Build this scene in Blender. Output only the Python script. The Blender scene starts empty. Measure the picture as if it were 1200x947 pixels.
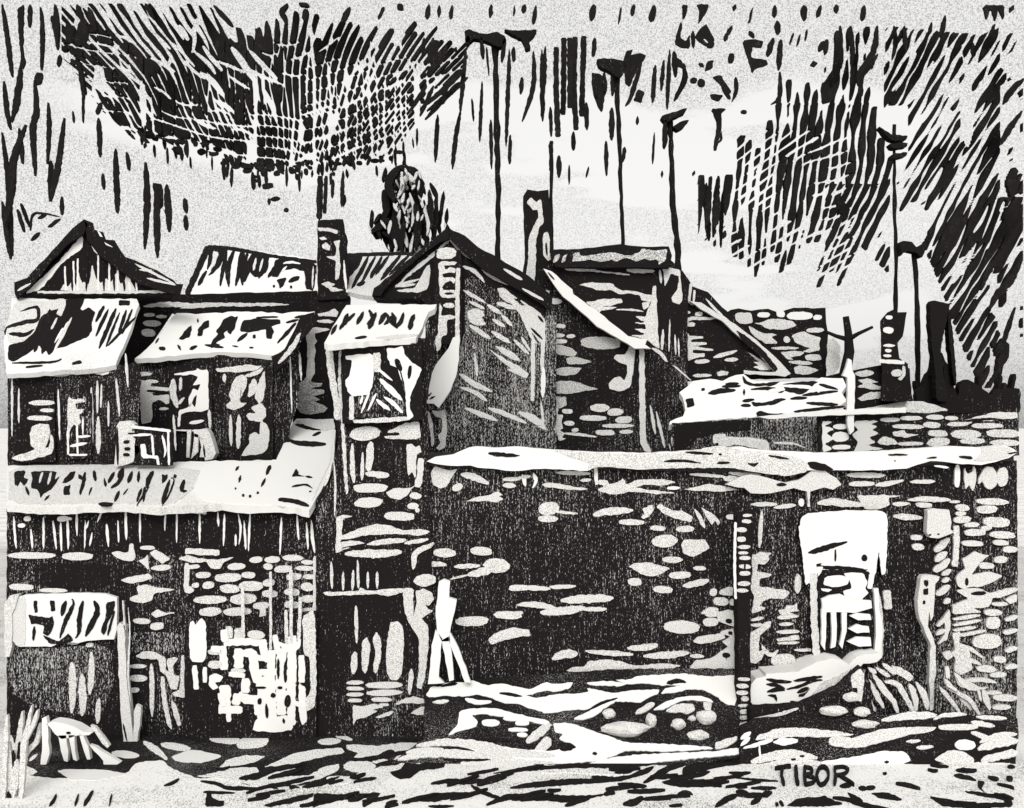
import bpy, math, random
from mathutils import Vector, noise

F, H, HY, CX = 1400.0, 6.0, 500.0, 600.0     # focal length in photo pixels, eye height, horizon row, centre column
ZG = -0.2                                    # level of the lower ground
R = random.Random(11)
C = bpy.context.scene.collection

# ------------------------------------------------------------------ rays and planes
def ray(px, py):
    return Vector(((px - CX) / F, 1.0, (HY - py) / F))
EYE = Vector((0, 0, H))
def at(px, py, Y):
    return EYE + ray(px, py) * Y
class Plane:
    def __init__(s, a, b, c, off=0.012, step=0.0004):
        s.p = a
        n = (b - a).cross(c - a).normalized()
        if n.dot(EYE - a) < 0: n = -n
        s.n = n; s.off = off; s.step = step
    def hit(s, px, py, o=0.0):
        r = ray(px, py)
        t = (s.p + s.n * o - EYE).dot(s.n) / r.dot(s.n)
        return EYE + r * t
def front(Y):
    return Plane(at(0, 0, Y), at(100, 0, Y), at(0, 100, Y), 0.012 * Y / 24, 0.0004 * Y / 24)
def slope(y1, Y1, y2, Y2):
    a, b = at(600, y1, Y1), at(600, y2, Y2)
    return Plane(a, b, a + Vector((5, 0, 0)))
def flat(z):
    return Plane(Vector((0, 20, z)), Vector((5, 20, z)), Vector((0, 30, z)), 0.006, 0.00012)

# ------------------------------------------------------------------ hand-cut outlines
def rough(poly, j=0.55, seg=4.5):
    out = []; n = len(poly)
    for i in range(n):
        a, b = poly[i], poly[(i + 1) % n]
        d = math.hypot(b[0] - a[0], b[1] - a[1])
        k = max(1, int(d / seg))
        for q in range(k):
            t = q / k
            jj = j if k > 1 else j * 0.5
            out.append((a[0] + (b[0] - a[0]) * t + R.uniform(-jj, jj), a[1] + (b[1] - a[1]) * t + R.uniform(-jj, jj)))
    return out
def soften(poly):
    n = len(poly); out = []
    for i in range(n):
        a, b = poly[i], poly[(i + 1) % n]
        if math.hypot(b[0] - a[0], b[1] - a[1]) < 1.2: out.append(a); continue
        out.append((a[0] * .87 + b[0] * .13, a[1] * .87 + b[1] * .13))
        out.append((a[0] * .13 + b[0] * .87, a[1] * .13 + b[1] * .87))
    return out
def resample(pts, step=3.0):
    if len(pts) == 2:
        P = [pts[0], pts[0], pts[1], pts[1]]
    else:
        P = [pts[0]] + list(pts) + [pts[-1]]
    out = []
    for i in range(1, len(P) - 2):
        p0, p1, p2, p3 = P[i - 1], P[i], P[i + 1], P[i + 2]
        d = math.hypot(p2[0] - p1[0], p2[1] - p1[1]); k = max(2, int(d / step))
        for q in range(k):
            t = q / k
            f = lambda a, b, c, e: 0.5 * (2 * b + (c - a) * t + (2 * a - 5 * b + 4 * c - e) * t * t + (3 * b - a - 3 * c + e) * t ** 3)
            out.append((f(p0[0], p1[0], p2[0], p3[0]), f(p0[1], p1[1], p2[1], p3[1])))
    out.append(P[-2])
    return out
def ribbon(c, wf):
    L, Rr = [], []
    n = len(c)
    for i in range(n):
        a, b = c[max(0, i - 1)], c[min(n - 1, i + 1)]
        dx, dy = b[0] - a[0], b[1] - a[1]; d = math.hypot(dx, dy) or 1
        nx, ny = -dy / d, dx / d
        w = wf(i / (n - 1)) * 0.5
        w1, w2 = w * R.uniform(.82, 1.18) + R.uniform(-.25, .25), w * R.uniform(.82, 1.18) + R.uniform(-.25, .25)
        L.append((c[i][0] + nx * w1, c[i][1] + ny * w1)); Rr.append((c[i][0] - nx * w2, c[i][1] - ny * w2))
    return L + Rr[::-1]
def stroke(w, pts):
    c = resample(pts)
    m = R.uniform(.38, .62)
    def wf(t):
        u = t / m * .5 if t < m else .5 + (t - m) / (1 - m) * .5
        return max(.22, math.sin(math.pi * min(1, max(0, u))) ** .55) * w
    return ribbon(c, wf)
def bar(w, pts):
    return ribbon(resample(pts), lambda t: w * (0.7 if t < .001 or t > .999 else 1))
def pebble(cx, cy, rx, ry, rot=0):
    n = max(9, int((rx + ry) * 1.3)); a = math.radians(rot); out = []
    e = R.uniform(.75, 1.05); ph = R.uniform(0, 6.28)
    for i in range(n):
        t = 2 * math.pi * i / n
        c, s = math.cos(t), math.sin(t)
        k = 1 + .07 * math.sin(2 * t + ph) + R.uniform(-.05, .05)
        x, y = rx * math.copysign(abs(c) ** e, c) * k, ry * math.copysign(abs(s) ** (e * .95), s) * k
        out.append((cx + x * math.cos(a) - y * math.sin(a), cy + x * math.sin(a) + y * math.cos(a)))
    return out
def pairs(v): return [(v[i], v[i + 1]) for i in range(0, len(v) - 1, 2)]
def parse(txt):
    """cut marks: '<colour><shape><width> numbers / numbers' ; colours w g k h d, shapes e s b p"""
    for line in txt.replace('\n', ';').split(';'):
        line = line.strip()
        if not line: continue
        head, _, rest = line.partition(' ')
        col, sh, w = head[0], head[1], float(head[2:] or 0)
        for chunk in rest.split('/'):
            tk = chunk.split()
            if tk and tk[0][0].isalpha():
                col, sh, w = tk[0][0], tk[0][1], float(tk[0][2:] or 0); chunk = ' '.join(tk[1:])
            v = [float(q) for q in chunk.split()]
            if not v: continue
            if sh == 'e': yield col, rough(pebble(*v), .4, 4)
            elif sh == 's': yield col, stroke(w, pairs(v))
            elif sh == 'b': yield col, bar(w, pairs(v))
            else: yield col, rough(soften(pairs(v)), .62, 3.2)

# ------------------------------------------------------------------ materials
MATS = {}
def new_mat(name):
    m = bpy.data.materials.new(name); m.use_nodes = True
    nt = m.node_tree; b = nt.nodes['Principled BSDF']
    b.inputs['Roughness'].default_value = .95; b.inputs['Specular IOR Level'].default_value = .05
    MATS[name] = m
    return nt, b
def nd(nt, t, **kw):
    n = nt.nodes.new(t)
    for k, v in kw.items():
        if k in n.inputs: n.inputs[k].default_value = v
        else: setattr(n, k, v)
    return n
def math_node(nt, op, a, b=None, c=None):
    n = nt.nodes.new('ShaderNodeMath'); n.operation = op
    for i, x in enumerate((a, b, c)):
        if x is None: continue
        if isinstance(x, (int, float)): n.inputs[i].default_value = x
        else: nt.links.new(x, n.inputs[i])
    return n.outputs[0]
def smooth(nt, v, lo, hi):
    n = nt.nodes.new('ShaderNodeMapRange'); n.interpolation_type = 'SMOOTHSTEP'
    nt.links.new(v, n.inputs['Value']); n.inputs['From Min'].default_value = lo; n.inputs['From Max'].default_value = hi
    return n.outputs[0]
def noise_at(nt, vec, scale, detail=2.0, rough_=.6):
    n = nt.nodes.new('ShaderNodeTexNoise'); n.inputs['Scale'].default_value = scale
    n.inputs['Detail'].default_value = detail; n.inputs['Roughness'].default_value = rough_
    nt.links.new(vec, n.inputs['Vector']); return n.outputs['Fac']
def scaled(nt, sx, sy, sz):
    tc = nt.nodes.new('ShaderNodeTexCoord'); mp = nt.nodes.new('ShaderNodeMapping')
    mp.inputs['Scale'].default_value = (sx, sy, sz)
    nt.links.new(tc.outputs['Object'], mp.inputs['Vector']); return mp.outputs[0]
def mixc(nt, fac, a, b):
    n = nt.nodes.new('ShaderNodeMix'); n.data_type = 'RGBA'
    nt.links.new(fac, n.inputs[0]); n.inputs[6].default_value = (*a, 1); n.inputs[7].default_value = (*b, 1)
    return n.outputs[2]
PAPER, INK = (.74, .735, .715), (.0125, .0105, .011)
def ink(name, lo, amt, patch=.6):
    """black board with pale flecks that run with the upright grain"""
    nt, b = new_mat(name)
    g = noise_at(nt, scaled(nt, 74, 74, 19), 1.0, 2.5, .7)
    g2 = noise_at(nt, scaled(nt, 46, 46, 2.0), 1.0, 1.0)
    big = noise_at(nt, scaled(nt, patch, patch, patch * .7), 1.0, 1.5)
    v = math_node(nt, 'ADD', g, math_node(nt, 'MULTIPLY', math_node(nt, 'SUBTRACT', big, .5), amt))
    v = math_node(nt, 'ADD', v, math_node(nt, 'MULTIPLY', math_node(nt, 'SUBTRACT', g2, .5), .34))
    f = smooth(nt, v, lo, lo + .06)
    nt.links.new(mixc(nt, f, INK, (.5, .495, .48)), b.inputs['Base Color'])
def pale(name, dark, lo, sc=60.0, base=PAPER, patch=0.0, sy=1.0):
    """pale surface with fine dark grain"""
    nt, b = new_mat(name)
    g = noise_at(nt, scaled(nt, sc, sc * sy, sc), 1.0, 2.0, .75)
    if patch:
        big = noise_at(nt, scaled(nt, .35, .6, .35), 1.0, 3.0)
        g = math_node(nt, 'ADD', g, math_node(nt, 'MULTIPLY', math_node(nt, 'SUBTRACT', big, .5), patch))
    f = smooth(nt, g, lo, lo + .13)
    nt.links.new(mixc(nt, f, base, dark), b.inputs['Base Color'])
ink('k', .700, .22)
ink('n', .640, .34)
ink('h', .562, .22)
pale('w', (.60, .595, .58), .66, 40)
pale('g', (.25, .246, .238), .475, 75)
pale('d', (.15, .148, .142), .43)
pale('ground', (.28, .275, .265), .53, 62, base=(.84, .835, .815), patch=.5, sy=.24)
ink('m', .612, .30, .3)
pale('q', (.27, .265, .255), .50, 62, base=(.84, .835, .815), sy=.24)
pale('roofpaper', (.36, .355, .34), .57, 60, patch=.6)

# ------------------------------------------------------------------ meshes
class MB:
    def __init__(s): s.v = []; s.f = []; s.m = []; s.mats = []
    def mi(s, m):
        if m not in s.mats: s.mats.append(m)
        return s.mats.index(m)
    def prism(s, A, B, m, back=True):
        o = len(s.v); n = len(A); i = s.mi(m)
        s.v += list(A) + list(B)
        s.f.append(list(range(o, o + n))); s.m.append(i)
        if back: s.f.append(list(range(o + 2 * n - 1, o + n - 1, -1))); s.m.append(i)
        for q in range(n):
            r = (q + 1) % n
            s.f.append([o + q, o + n + q, o + n + r, o + r]); s.m.append(i)
    def slab(s, plane, poly, depth, m, vec=None, j=.6):
        """an outline standing on a plane, with a real body of the given depth behind it"""
        pts = rough(pairs(poly) if not isinstance(poly[0], tuple) else poly, j, 7)
        A = [plane.hit(*p) for p in pts]
        d = vec if vec else -plane.n * depth
        s.prism(A, [a + d for a in A], m)
        return s
    def marks(s, plane, txt, i0=0):
        i = i0
        for col, pts in parse(txt):
            o = plane.off + plane.step * i; i += 1
            A = [plane.hit(x, y, o) for x, y in pts]
            s.prism(A, [a - plane.n * (o + .004) for a in A], col, back=False)
        return s
    def solid(s, txt, Y, thick, jit=0.0, thick_by_w=0.0):
        """free-standing cut shapes: each one a solid at its own distance"""
        for col, pts in parse(txt):
            y = Y + R.uniform(-jit, jit)
            A = [at(px, py, y) for px, py in pts]
            s.prism(A, [a + Vector((0, thick, 0)) for a in A], col)
        return s
    def box(s, a, b, m):
        (x0, y0, z0), (x1, y1, z1) = a, b
        A = [Vector((x0, y0, z0)), Vector((x1, y0, z0)), Vector((x1, y0, z1)), Vector((x0, y0, z1))]
        B = [Vector((p.x, y1, p.z)) for p in A]
        s.prism(A, B, m); return s
    def limb(s, pts, rad, m, n=9):
        """round tapered post through 3-D points"""
        rings = []; i = s.mi(m)
        for q, p in enumerate(pts):
            a, b = pts[max(0, q - 1)], pts[min(len(pts) - 1, q + 1)]
            t = (b - a).normalized()
            u = t.cross(Vector((0, 1, 0.01))).normalized(); w = t.cross(u)
            o = len(s.v); rings.append(o)
            for k in range(n):
                an = 2 * math.pi * k / n; r = rad[q] * R.uniform(.9, 1.1)
                s.v.append(p + (u * math.cos(an) + w * math.sin(an)) * r)
        for a, b in zip(rings, rings[1:]):
            for k in range(n):
                s.f.append([a + k, a + (k + 1) % n, b + (k + 1) % n, b + k]); s.m.append(i)
        s.f.append([rings[0] + k for k in range(n)][::-1]); s.m.append(i)
        s.f.append([rings[-1] + k for k in range(n)]); s.m.append(i)
        return s
    def rock(s, c, r, m, seed):
        i = s.mi(m); o = len(s.v); nu, nv = 12, 7
        for a in range(nv + 1):
            th = math.pi * a / nv
            for b in range(nu):
                ph = 2 * math.pi * b / nu
                d = Vector((math.sin(th) * math.cos(ph), math.sin(th) * math.sin(ph), math.cos(th)))
                k = 1 + .28 * noise.noise(d * 1.4 + Vector((seed * 3.1, seed, 0)))
                s.v.append(c + Vector((d.x * r[0], d.y * r[1], d.z * r[2])) * k)
        for a in range(nv):
            for b in range(nu):
                q = (b + 1) % nu
                s.f.append([o + a * nu + b, o + a * nu + q, o + (a + 1) * nu + q, o + (a + 1) * nu + b]); s.m.append(i)
        return s
    def obj(s, name, origin=None, parent=None):
        me = bpy.data.meshes.new(name)
        o3 = origin or Vector((0, 0, 0))
        me.from_pydata([tuple(v - o3) for v in s.v], [], s.f)
        for m in s.mats: me.materials.append(MATS[m])
        me.polygons.foreach_set('material_index', s.m)
        me.update()
        o = bpy.data.objects.new(name, me); C.objects.link(o)
        if parent: o.parent = parent
        else: o.location = o3
        return o
def base_of(vs):
    xs = [v.x for v in vs]; ys = [v.y for v in vs]; zs = [v.z for v in vs]
    return Vector(((min(xs) + max(xs)) / 2, (min(ys) + max(ys)) / 2, min(zs)))
def tag(o, label, cat, group=None, kind=None):
    if kind: o['kind'] = kind
    if label: o['label'] = label
    if cat: o['category'] = cat
    if group: o['group'] = group
    return o
def single(name, mb, label, cat, group=None):
    return tag(mb.obj(name, base_of(mb.v)), label, cat, group)
def structure(name, mb):
    o = mb.obj(name); o['kind'] = 'structure'; return o
def thing(name, label, cat, parts, group=None):
    """parts: (name, MB, [sub-parts]) or (name, MB, [sub-parts], label)"""
    allv = [v for p in parts for v in p[1].v]
    b = base_of(allv)
    e = bpy.data.objects.new(name, None); C.objects.link(e); e.location = b; e.empty_display_size = .3
    tag(e, label, cat, group)
    for p in parts:
        o = p[1].obj(p[0], b, e)
        if len(p) > 3: o['label'] = p[3]
        if len(p) > 2 and p[2]:
            for q in p[2]:
                c = q[1].obj(q[0], b, o)
                if len(q) > 2: c['label'] = q[2]
    return e
SKYK, SUNK, EXPO = 4.9, 1.5, 0.60
def bk(d, s=0.0): return Vector((s * d, d, 0))
def wall(plane, outline, m, txt='', d=1.0, s=0.0, j=.6):
    o = [float(q) for q in outline.split()]
    return MB().slab(plane, o, 0, m, bk(d, s), j).marks(plane, txt)
def sheet(plane, outline, m, txt='', d=.12, j=.8):
    o = [float(q) for q in outline.split()]
    return MB().slab(plane, o, d, m, None, j).marks(plane, txt)

# ================================================================== GABLED COTTAGE (far left)
p = front(28)
gable = wall(p, "28 346 100 270 205 346", 'k', """
wp 97 274 97 291 75 306 48 339 30 344 33 340 66 310
wp 100 275 113 290 135 307 155 316 157 325 173 326 179 330 172 332 148 321 137 312 123 303 112 297
gp 44 341 160 341 205 339 205 343 160 344 44 344
gp 70 341 74 333 80 336 86 328 89 336 92 318 96 332 98 330 104 334 108 309 112 326 118 332 124 326 130 331 136 319 141 333 146 330 150 318 154 332 160 341
wb2 76 312 77 341/86 306 87 341/91 303 91 341/115 299 115 341/128 306 128 341/138 313 138 341/151 318 152 341/159 322 160 341
ks3 84 325 85 341/102 300 101 341/121 312 122 341/133 318 134 341/145 326 146 341""", 1.2, -.36)
rl = wall(front(27.8), "17 345 17 331 32 325 85 268 98 257 103 263 98 275 84 283 62 304 38 334 20 350", 'k', 'gs3 20 341 36 332', 1.3, -.36)
rr = wall(front(27.8), "98 257 109 261 111 269 121 272 124 281 134 282 147 301 160 306 184 317 203 328 207 333 215 333 212 345 198 343 165 333 138 315 118 300 103 282", 'k', """
wp 113 268 121 278 117 277/wp 122 283 133 290 124 287
gs3 158 309 205 333/165 305 190 318/163 316 178 317
gs3 172 326 206 334""", .5, -.4)
pr = slope(350, 28, 437, 25.7)
porch = sheet(pr, "14 349 60 351 160 350 163 356 150 392 135 428 110 432 8 438 6 420 4 400 10 380", 'roofpaper', """
gp 18 352 60 353 62 362 48 372 44 390 30 400 10 402 6 384
kp 64 352 100 349 94 362 97 364 104 360 112 366 108 376 108 386 104 394 88 400 77 406 66 408 72 396 80 380 85 374 78 377 70 392 62 412 57 416 54 410 50 414 46 404 40 408 30 416 15 424 9 420 10 405 18 402 28 400 40 390 47 372 57 364
ks5 24 365 43 360 44 374 28 378 8 384 6 392/10 391 30 392 40 386
gs3 60 356 53 368/67 372 60 386/84 372 66 408
ws2.5 74 384 64 402
ks4 127 362 112 394/148 363 139 391/122 358 112 377
ks5 136 361 116 408
ks3 140 366 124 406/155 362 143 391/159 371 126 405
kp 139 352 152 352 152 357 139 358
gp 55 352 77 350 77 358 72 371 66 368 69 361 59 364
kp 85 424 95 422 96 425 84 427
ks2.5 14 425 60 424 72 420/30 430 50 428
ks4 20 408 16 420/30 404 28 414/52 404 49 414/44 402 40 412""")
side = wall(front(29.5), "163 350 216 346 224 356 205 362 166 424 150 428 128 432 150 392", 'k', """
ge 175 369 7 2/189 371 7 2/178 379 10 4/174 390 8 4.5
gs6 168 359 190 357 226 357""", .4, -.4)
p = front(26)
fw = wall(p, "9 436 60 432 128 431 160 424 166 440 158 548 9 548", 'n', """
wp 8 434 60 430 130 424 128 437 118 440 105 436 85 438 72 441 50 437 20 439
kp 10 432 100 430 101 433 10 437
gp 20 440 62 436 72 434 82 437 98 436 72 442 60 440 22 441
gs2.5 14 442 14 512/22 455 22 496/119 450 118 478/127 470 127 500
ws2.5 68 456 70 516
gs4 107 454 108 522
gs3 114 446 114 484/136 443 140 488/147 414 150 454
gs6 115 488 115 532""", .8, -.42)
win = wall(front(25.9), "26 462 63 460 65 541 26 542", 'n', '', .1)
win_f = MB().marks(front(25.9), """
ge 49 472 16 3/55 481 8 2.5/46 490 14 3.2
gp 37 500 44 497 58 497 59 508 56 518 53 525 58 524 59 508 62 512 63 524 60 533 46 536 35 540 20 540 13 537 22 533 35 529 41 526 36 522 35 510""", 3)
dr = wall(front(25.9), "76 462 106 460 107 537 76 538", 'n', '', .1)
dr_f = MB().marks(front(25.9), """
gp 80 465 85 468 98 467 100 471 88 473 90 480 99 479 96 484 92 486 95 495 90 500 86 497 82 505 81 516 79 508 79 488
wb2.2 79 505 80 533/90 498 91 532/81 533 102 533
ws3 90 512 106 511
ws4 82 523 102 519
ws2 97 488 97 510""", 3)
thing('cottage', 'small gabled cottage at far left, pale boarded triangle over its low porch roof', 'cottage', [
    ('gable', gable), ('roof_board', rl), ('roof_board', rr), ('porch_roof', porch), ('side_wall', side),
    ('wall', fw), ('window', win, [('frame', win_f)]), ('door', dr, [('panel', dr_f)])])

pf = front(25.6)
rail = wall(pf, "158 499 202 503 202 546 158 546", 'n', """
wb3 154 500 200 505
wb2.5 178 510 180 536/197 505 198 545
wp 164 521 170 520 172 533 186 534 187 545 184 545 183 537 166 537
ws3 155 510 178 509/190 510 194 528 192 536""", .1)
pst = wall(pf, "136 500 140 494 152 493 158 497 154 505 159 506 156 513 161 515 158 521 163 523 163 530 158 534 157 541 143 546 134 546 136 520", 'g', """
ks3 137 500 138 545
ke 148 518 4 2/149 526 4 2/148 533 4 2
kb2 150 508 162 508""", .25)
thing('fence_panel', 'low framed fence panel with a ragged pale post, standing between cottage and long house', 'fence', [('post', pst), ('frame', rail)])

# ================================================================== LONG HOUSE
ur = slope(290, 33, 345, 31.2)
upper = sheet(ur, "244 287 264 289 370 304 373 342 215 347 225 328 235 305", 'w', """
kb7 244 289 219 345
kb4 243 289 270 291 320 300 371 307
kp 245 290 265 291 264 300 258 312 250 320 244 323 249 314 252 303 242 318
gp 250 294 256 296 252 310 246 318 249 304
ks5 266 292 262 312 258 335/264 300 268 336
ks6 275 292 268 310 267 330/286 294 276 335
ks5 283 293 279 322/330 303 314 325/315 300 303 326
ks6 290 296 284 320 284 334/296 297 286 330
kp 294 296 316 300 313 318 306 324 298 324 292 318
gs3 300 302 297 317/308 303 304 318
kp 323 302 371 307 368 340 358 338 357 318 346 314 330 316 326 324 318 324
ws3 332 309 340 307 352 309/336 312 330 318
kp 324 327 336 325 332 334 328 338
ks5 338 330 351 324
gs2 367 312 366 338
ks5 242 317 232 334
ke 321 335 1.5 1.5/341 336 1.5 1.5""")
fas = wall(front(31), "205 345 372 341 374 370 205 368 165 352 180 347", 'k', """
gp 200 356 240 355 280 355 320 355 342 357 310 359 260 359 215 362 206 361""", .3, -.25)
fr = slope(366, 29.3, 425, 27.0)
front_roof = sheet(fr, "206 367 230 368 290 365 330 367 369 365 366 372 350 388 332 410 322 416 262 412 205 417 158 421 172 408 186 395", 'w', """
kp 209 397 220 384 225 381 223 394 214 398
kp 232 385 239 377 245 375 245 383 238 386 237 393 231 394
kp 253 388 263 373 271 370 277 372 272 384 262 390 264 396 252 402 259 404 246 408 249 398 256 391
kp 266 388 274 372 279 370 275 384 270 392
kp 284 376 300 373 328 374 329 379 318 382 321 388 318 397 312 396 312 385 304 387 292 389 281 388
ks4 347 378 325 402/290 390 278 400
ks3 208 404 212 410/240 404 262 407/345 372 360 370
ks4 222 409 231 405
ks2 272 405 279 406/292 407 297 407/300 372 326 371/232 373 232 378
ks2.5 335 378 350 374/186 396 182 402
ke 298 394 2 2
ke 358 372 3 1.5/190 408 4 2""")
eave = wall(front(26.95), "353 370 368 366 372 378 350 402 330 430 322 436 318 418 332 412", 'k', "gs6 352 390 342 408 326 426", .2, -.2)
p = front(27.5)
lw = wall(p, "158 422 262 414 322 417 352 396 350 470 340 500 338 548 158 548", 'n', """
gs5 155 439 178 438
gp 156 447 162 445 178 447 176 453 203 455 203 459 178 460 180 464 198 462 202 470 196 474 186 468 178 472 178 494 165 497 164 462
ge 178 447 8 2/192 479 6 1.5
kb3 172 458 200 460
gs5 315 428 316 494
ge 314 432 3.5 5
ws2 340 418 342 484
gs3 351 413 353 446""", .8, -.2)
lwin = wall(front(27.4), "198 430 249 428 249 502 198 504", 'n', '', .1, -.1)
lwin_f = MB().marks(front(27.4), """
wp 204 438 230 434 231 431 235 434 244 433 244 460 245 479 238 482 218 483 212 486 211 500 208 500 209 481 221 477 224 472 229 478 231 462 227 466 224 474 222 478 221 466 226 455 232 458 235 450 225 452 230 446 232 442 225 439 205 440
gs8 203 444 203 462 208 478
gs4 212 442 211 458/216 466 208 474
gs4 245 480 246 502
ws4 222 496 239 493
ws2 196 504 240 505
ws3 203 486 206 528""", 3)
ldoor = wall(front(27.4), "258 425 320 422 320 540 258 541", 'n', '', .1, -.1)
ldoor_f = MB().marks(front(27.4), """
gp 252 432 270 430 290 427 308 429 300 434 284 436 255 436
gp 276 442 284 439 290 443 288 455 284 462 280 470 283 460 283 452 281 472 290 472 284 477 274 481 266 478 265 474 271 470 268 462 272 450
gs9 298 444 296 456 291 465
gs5 287 441 300 437 308 431
gp 310 434 311 450 309 468 304 474 298 466 302 450
gp 294 478 306 472 311 478 312 488 306 494 292 493 288 486 300 484
gs7 290 485 300 490 308 494
gs5 263 438 263 448
gs4 270 486 271 523
gs6 280 486 279 526
gp 305 494 312 496 316 506 314 526 306 532 282 535 286 528 292 520 292 510 299 506 304 510""", 3)
thing('long_house', 'long low house with two dripping white roofs, left of the tall stone chimney', 'house', [
    ('upper_roof', upper), ('fascia', fas), ('front_roof', front_roof), ('eave', eave), ('wall', lw), ('window', lwin, [('frame', lwin_f)]), ('door', ldoor, [('panel', ldoor_f)])])

pc = front(26.6)
seat = wall(pc, "226 504 242 502 246 508 250 520 253 531 249 538 240 540 238 528 238 514 228 512", 'g', '', .3)
legs = [wall(pc, o, 'g', '', .06) for o in ("219 504 224 504 222 536 218 536", "228 508 233 510 232 530 224 538 226 526", "233 512 238 514 241 536 234 536 236 524")]
thing('chair', 'small pale chair with a curved back against the dark long house wall', 'chair', [('backrest', seat)] + [('leg', q) for q in legs])

# ================================================================== CHIMNEYS
stack = wall(front(29.8), "372 258 402 257 403 270 406 276 405 300 408 308 407 350 372 352", 'k', """
gp 372 267 386 267 396 270 395 274 384 271 374 271
gp 374 279 379 277 384 280 377 282
gp 377 287 382 284 387 288 386 294 378 291
gp 391 283 399 281 397 290 398 300 399 312 398 320 397 327 393 328 393 318 394 306 386 303 382 301 393 300 394 290
gp 376 333 384 330 393 333 388 336 398 339 404 340 388 342 384 337
ws3 403 305 404 322 406 340""", .9, -.1)
breast = wall(front(29.9), "362 350 410 346 410 372 400 404 402 560 335 560 346 470 350 404 366 376", 'k', """
gp 372 367 384 366 392 361 397 366 394 372 384 370 374 371
gp 371 376 384 374 392 377 386 379 374 378
gp 358 386 372 383 388 386 376 389 369 391 369 396 372 400 368 404 370 412 368 420 369 436 364 446 358 446 360 430 360 404
dp 346 450 356 446 358 442 366 448 378 449 376 453 362 455 380 457 380 461 366 464 376 469 366 470 378 474 384 478 380 483 364 486 352 484 346 476
gs2 340 420 342 484""", .8, -.1)
thing('chimney', 'tall dark stone chimney with wide base rising between the long house and the narrow house', 'chimney', [('stack', stack), ('base', breast)])
cb = wall(front(29), "613 230 618 222 630 224 643 222 643 234 647 252 648 300 646 336 632 345 612 328 615 300", 'k', """
gp 617 237 622 231 628 237 634 233 636 250 637 262 632 266 630 275 628 282 628 305 626 337 616 328 619 300 620 276 626 264 631 254 630 246 624 246
gp 637 273 642 272 644 280 644 294 646 304 642 306 637 300 636 288
ks2.5 640 284 641 300
ke 617 241 1.5 2""", .9, .01)
single('chimney', cb, 'slim dark chimney with a pale streaked face at the right slope of the pointed gable', 'chimney')

# ================================================================== CENTRAL GABLED HOUSE
wr = slope(298, 32.5, 348, 29.4)
wing = sheet(wr, "404 298 470 296 492 298 440 348 425 346 404 340", 'g', """
kp 404 298 426 298 422 308 414 320 406 328
ks5 432 300 424 316 412 338
ks4 440 300 422 334/456 299 440 322/424 300 416 316/480 298 456 322
ks5 448 300 434 326/470 298 446 328
kb4 404 299 470 297 490 299
ks5 418 334 428 330
wb3 403 306 407 342""")
gwall = wall(front(28), "436 347 478 305 525 266 570 300 640 352 652 372 652 530 500 530 498 350", 'h', """
kp 438 346 525 270 560 298 640 356 640 372 600 350 545 318 545 400 505 400 500 350 440 349
gp 462 337 485 314 515 290 524 280 527 283 512 297 494 313 476 326 468 336
gp 525 280 532 282 570 309 590 318 610 328 604 330 585 323 562 310 540 297
gp 500 312 504 310 504 326 501 338 492 343 468 342 464 340 486 338 492 326
gs3 463 335 492 327/464 336 487 333
gs4.5 542 312 556 318 568 331/550 353 568 362
gs5.5 564 315 580 326 601 334
gs4.5 543 340 569 355/577 374 592 383/588 369 600 382/602 398 620 415
gp 582 338 590 337 600 345 607 358 600 357 588 350
gs5.5 571 357 588 368/582 355 606 362/550 381 575 397/576 388 598 402
gp 547 365 556 361 565 364 568 370 564 372 570 380 560 382 550 377
gs3.5 611 395 620 409/556 414 558 428 559 442
gp 580 405 590 407 605 416 611 424 598 420 586 412
gp 572 408 584 416 600 425 612 432 620 438 617 444 608 440 594 433 600 432 588 424
gs6.5 538 438 556 450 577 459
gs5 539 454 555 459 571 470
gs6 545 478 565 486 583 493/572 478 594 486 617 496
gs7 608 483 622 490 640 503
gp 615 482 626 486 637 494 638 500 628 498 630 500 622 492
gs3 634 470 637 500
gp 612 358 620 358 632 366 639 376 639 400 637 434 634 436 633 424 634 402 630 398 622 388 626 396 630 404 624 400 616 384 610 370 602 360
gb4.5 625 398 624 470
ws5.5 637 430 636 466
ks3 630 370 637 378/622 384 636 398
gs3 592 342 606 350/610 352 622 362
gs3 612 398 622 412
gp 583 340 600 350 624 366 620 370 600 358
gp 498 481 502 482 507 494 509 520 506 524 504 504
gp 506 481 514 482 522 480 524 500 522 524 515 528 511 525 516 519 513 510 518 506 518 490 510 488""", 1.5, -.03)
rbl = wall(front(27.8), "436 346 438 338 470 312 500 286 521 270 524 262 526 266 527 280 515 284 488 304 455 334 446 347", 'k', '', 1.0, -.06)
rbr = wall(front(27.8), "524 262 528 270 545 276 560 290 577 298 600 312 616 320 648 348 646 364 612 342 590 330 560 312 528 280", 'k', """
gs4 590 315 612 328
gs3.5 612 338 637 352""", 1.0, .0)
post = wall(front(27.7), "510 293 541 293 541 400 537 404 510 404 508 370", 'k', """
ge 523 297 12 6.5
gp 514 306 536 307 532 311 520 311 522 316 528 313 534 315 533 320 526 319 518 321 520 326 530 325 534 327 532 333 528 329 522 331 518 336 520 340 534 340 533 345 534 349 516 349 514 330
gb5 537 314 536 345 536 400
ge 526 358 7 3
gp 515 355 518 360 517 370 528 369 534 371 531 374 524 375 524 392 518 394 516 409 512 412 509 398 513 392 514 372
ks3 521 344 532 344/521 336 531 337""", .5, -.05)
thing('gabled_house', 'central house with a pointed gable and a dark wall of slanting white cuts', 'house', [
    ('wing_roof', wing), ('wall', gwall), ('roof_board', rbl), ('roof_board', rbr), ('corner_post', post)])
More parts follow.
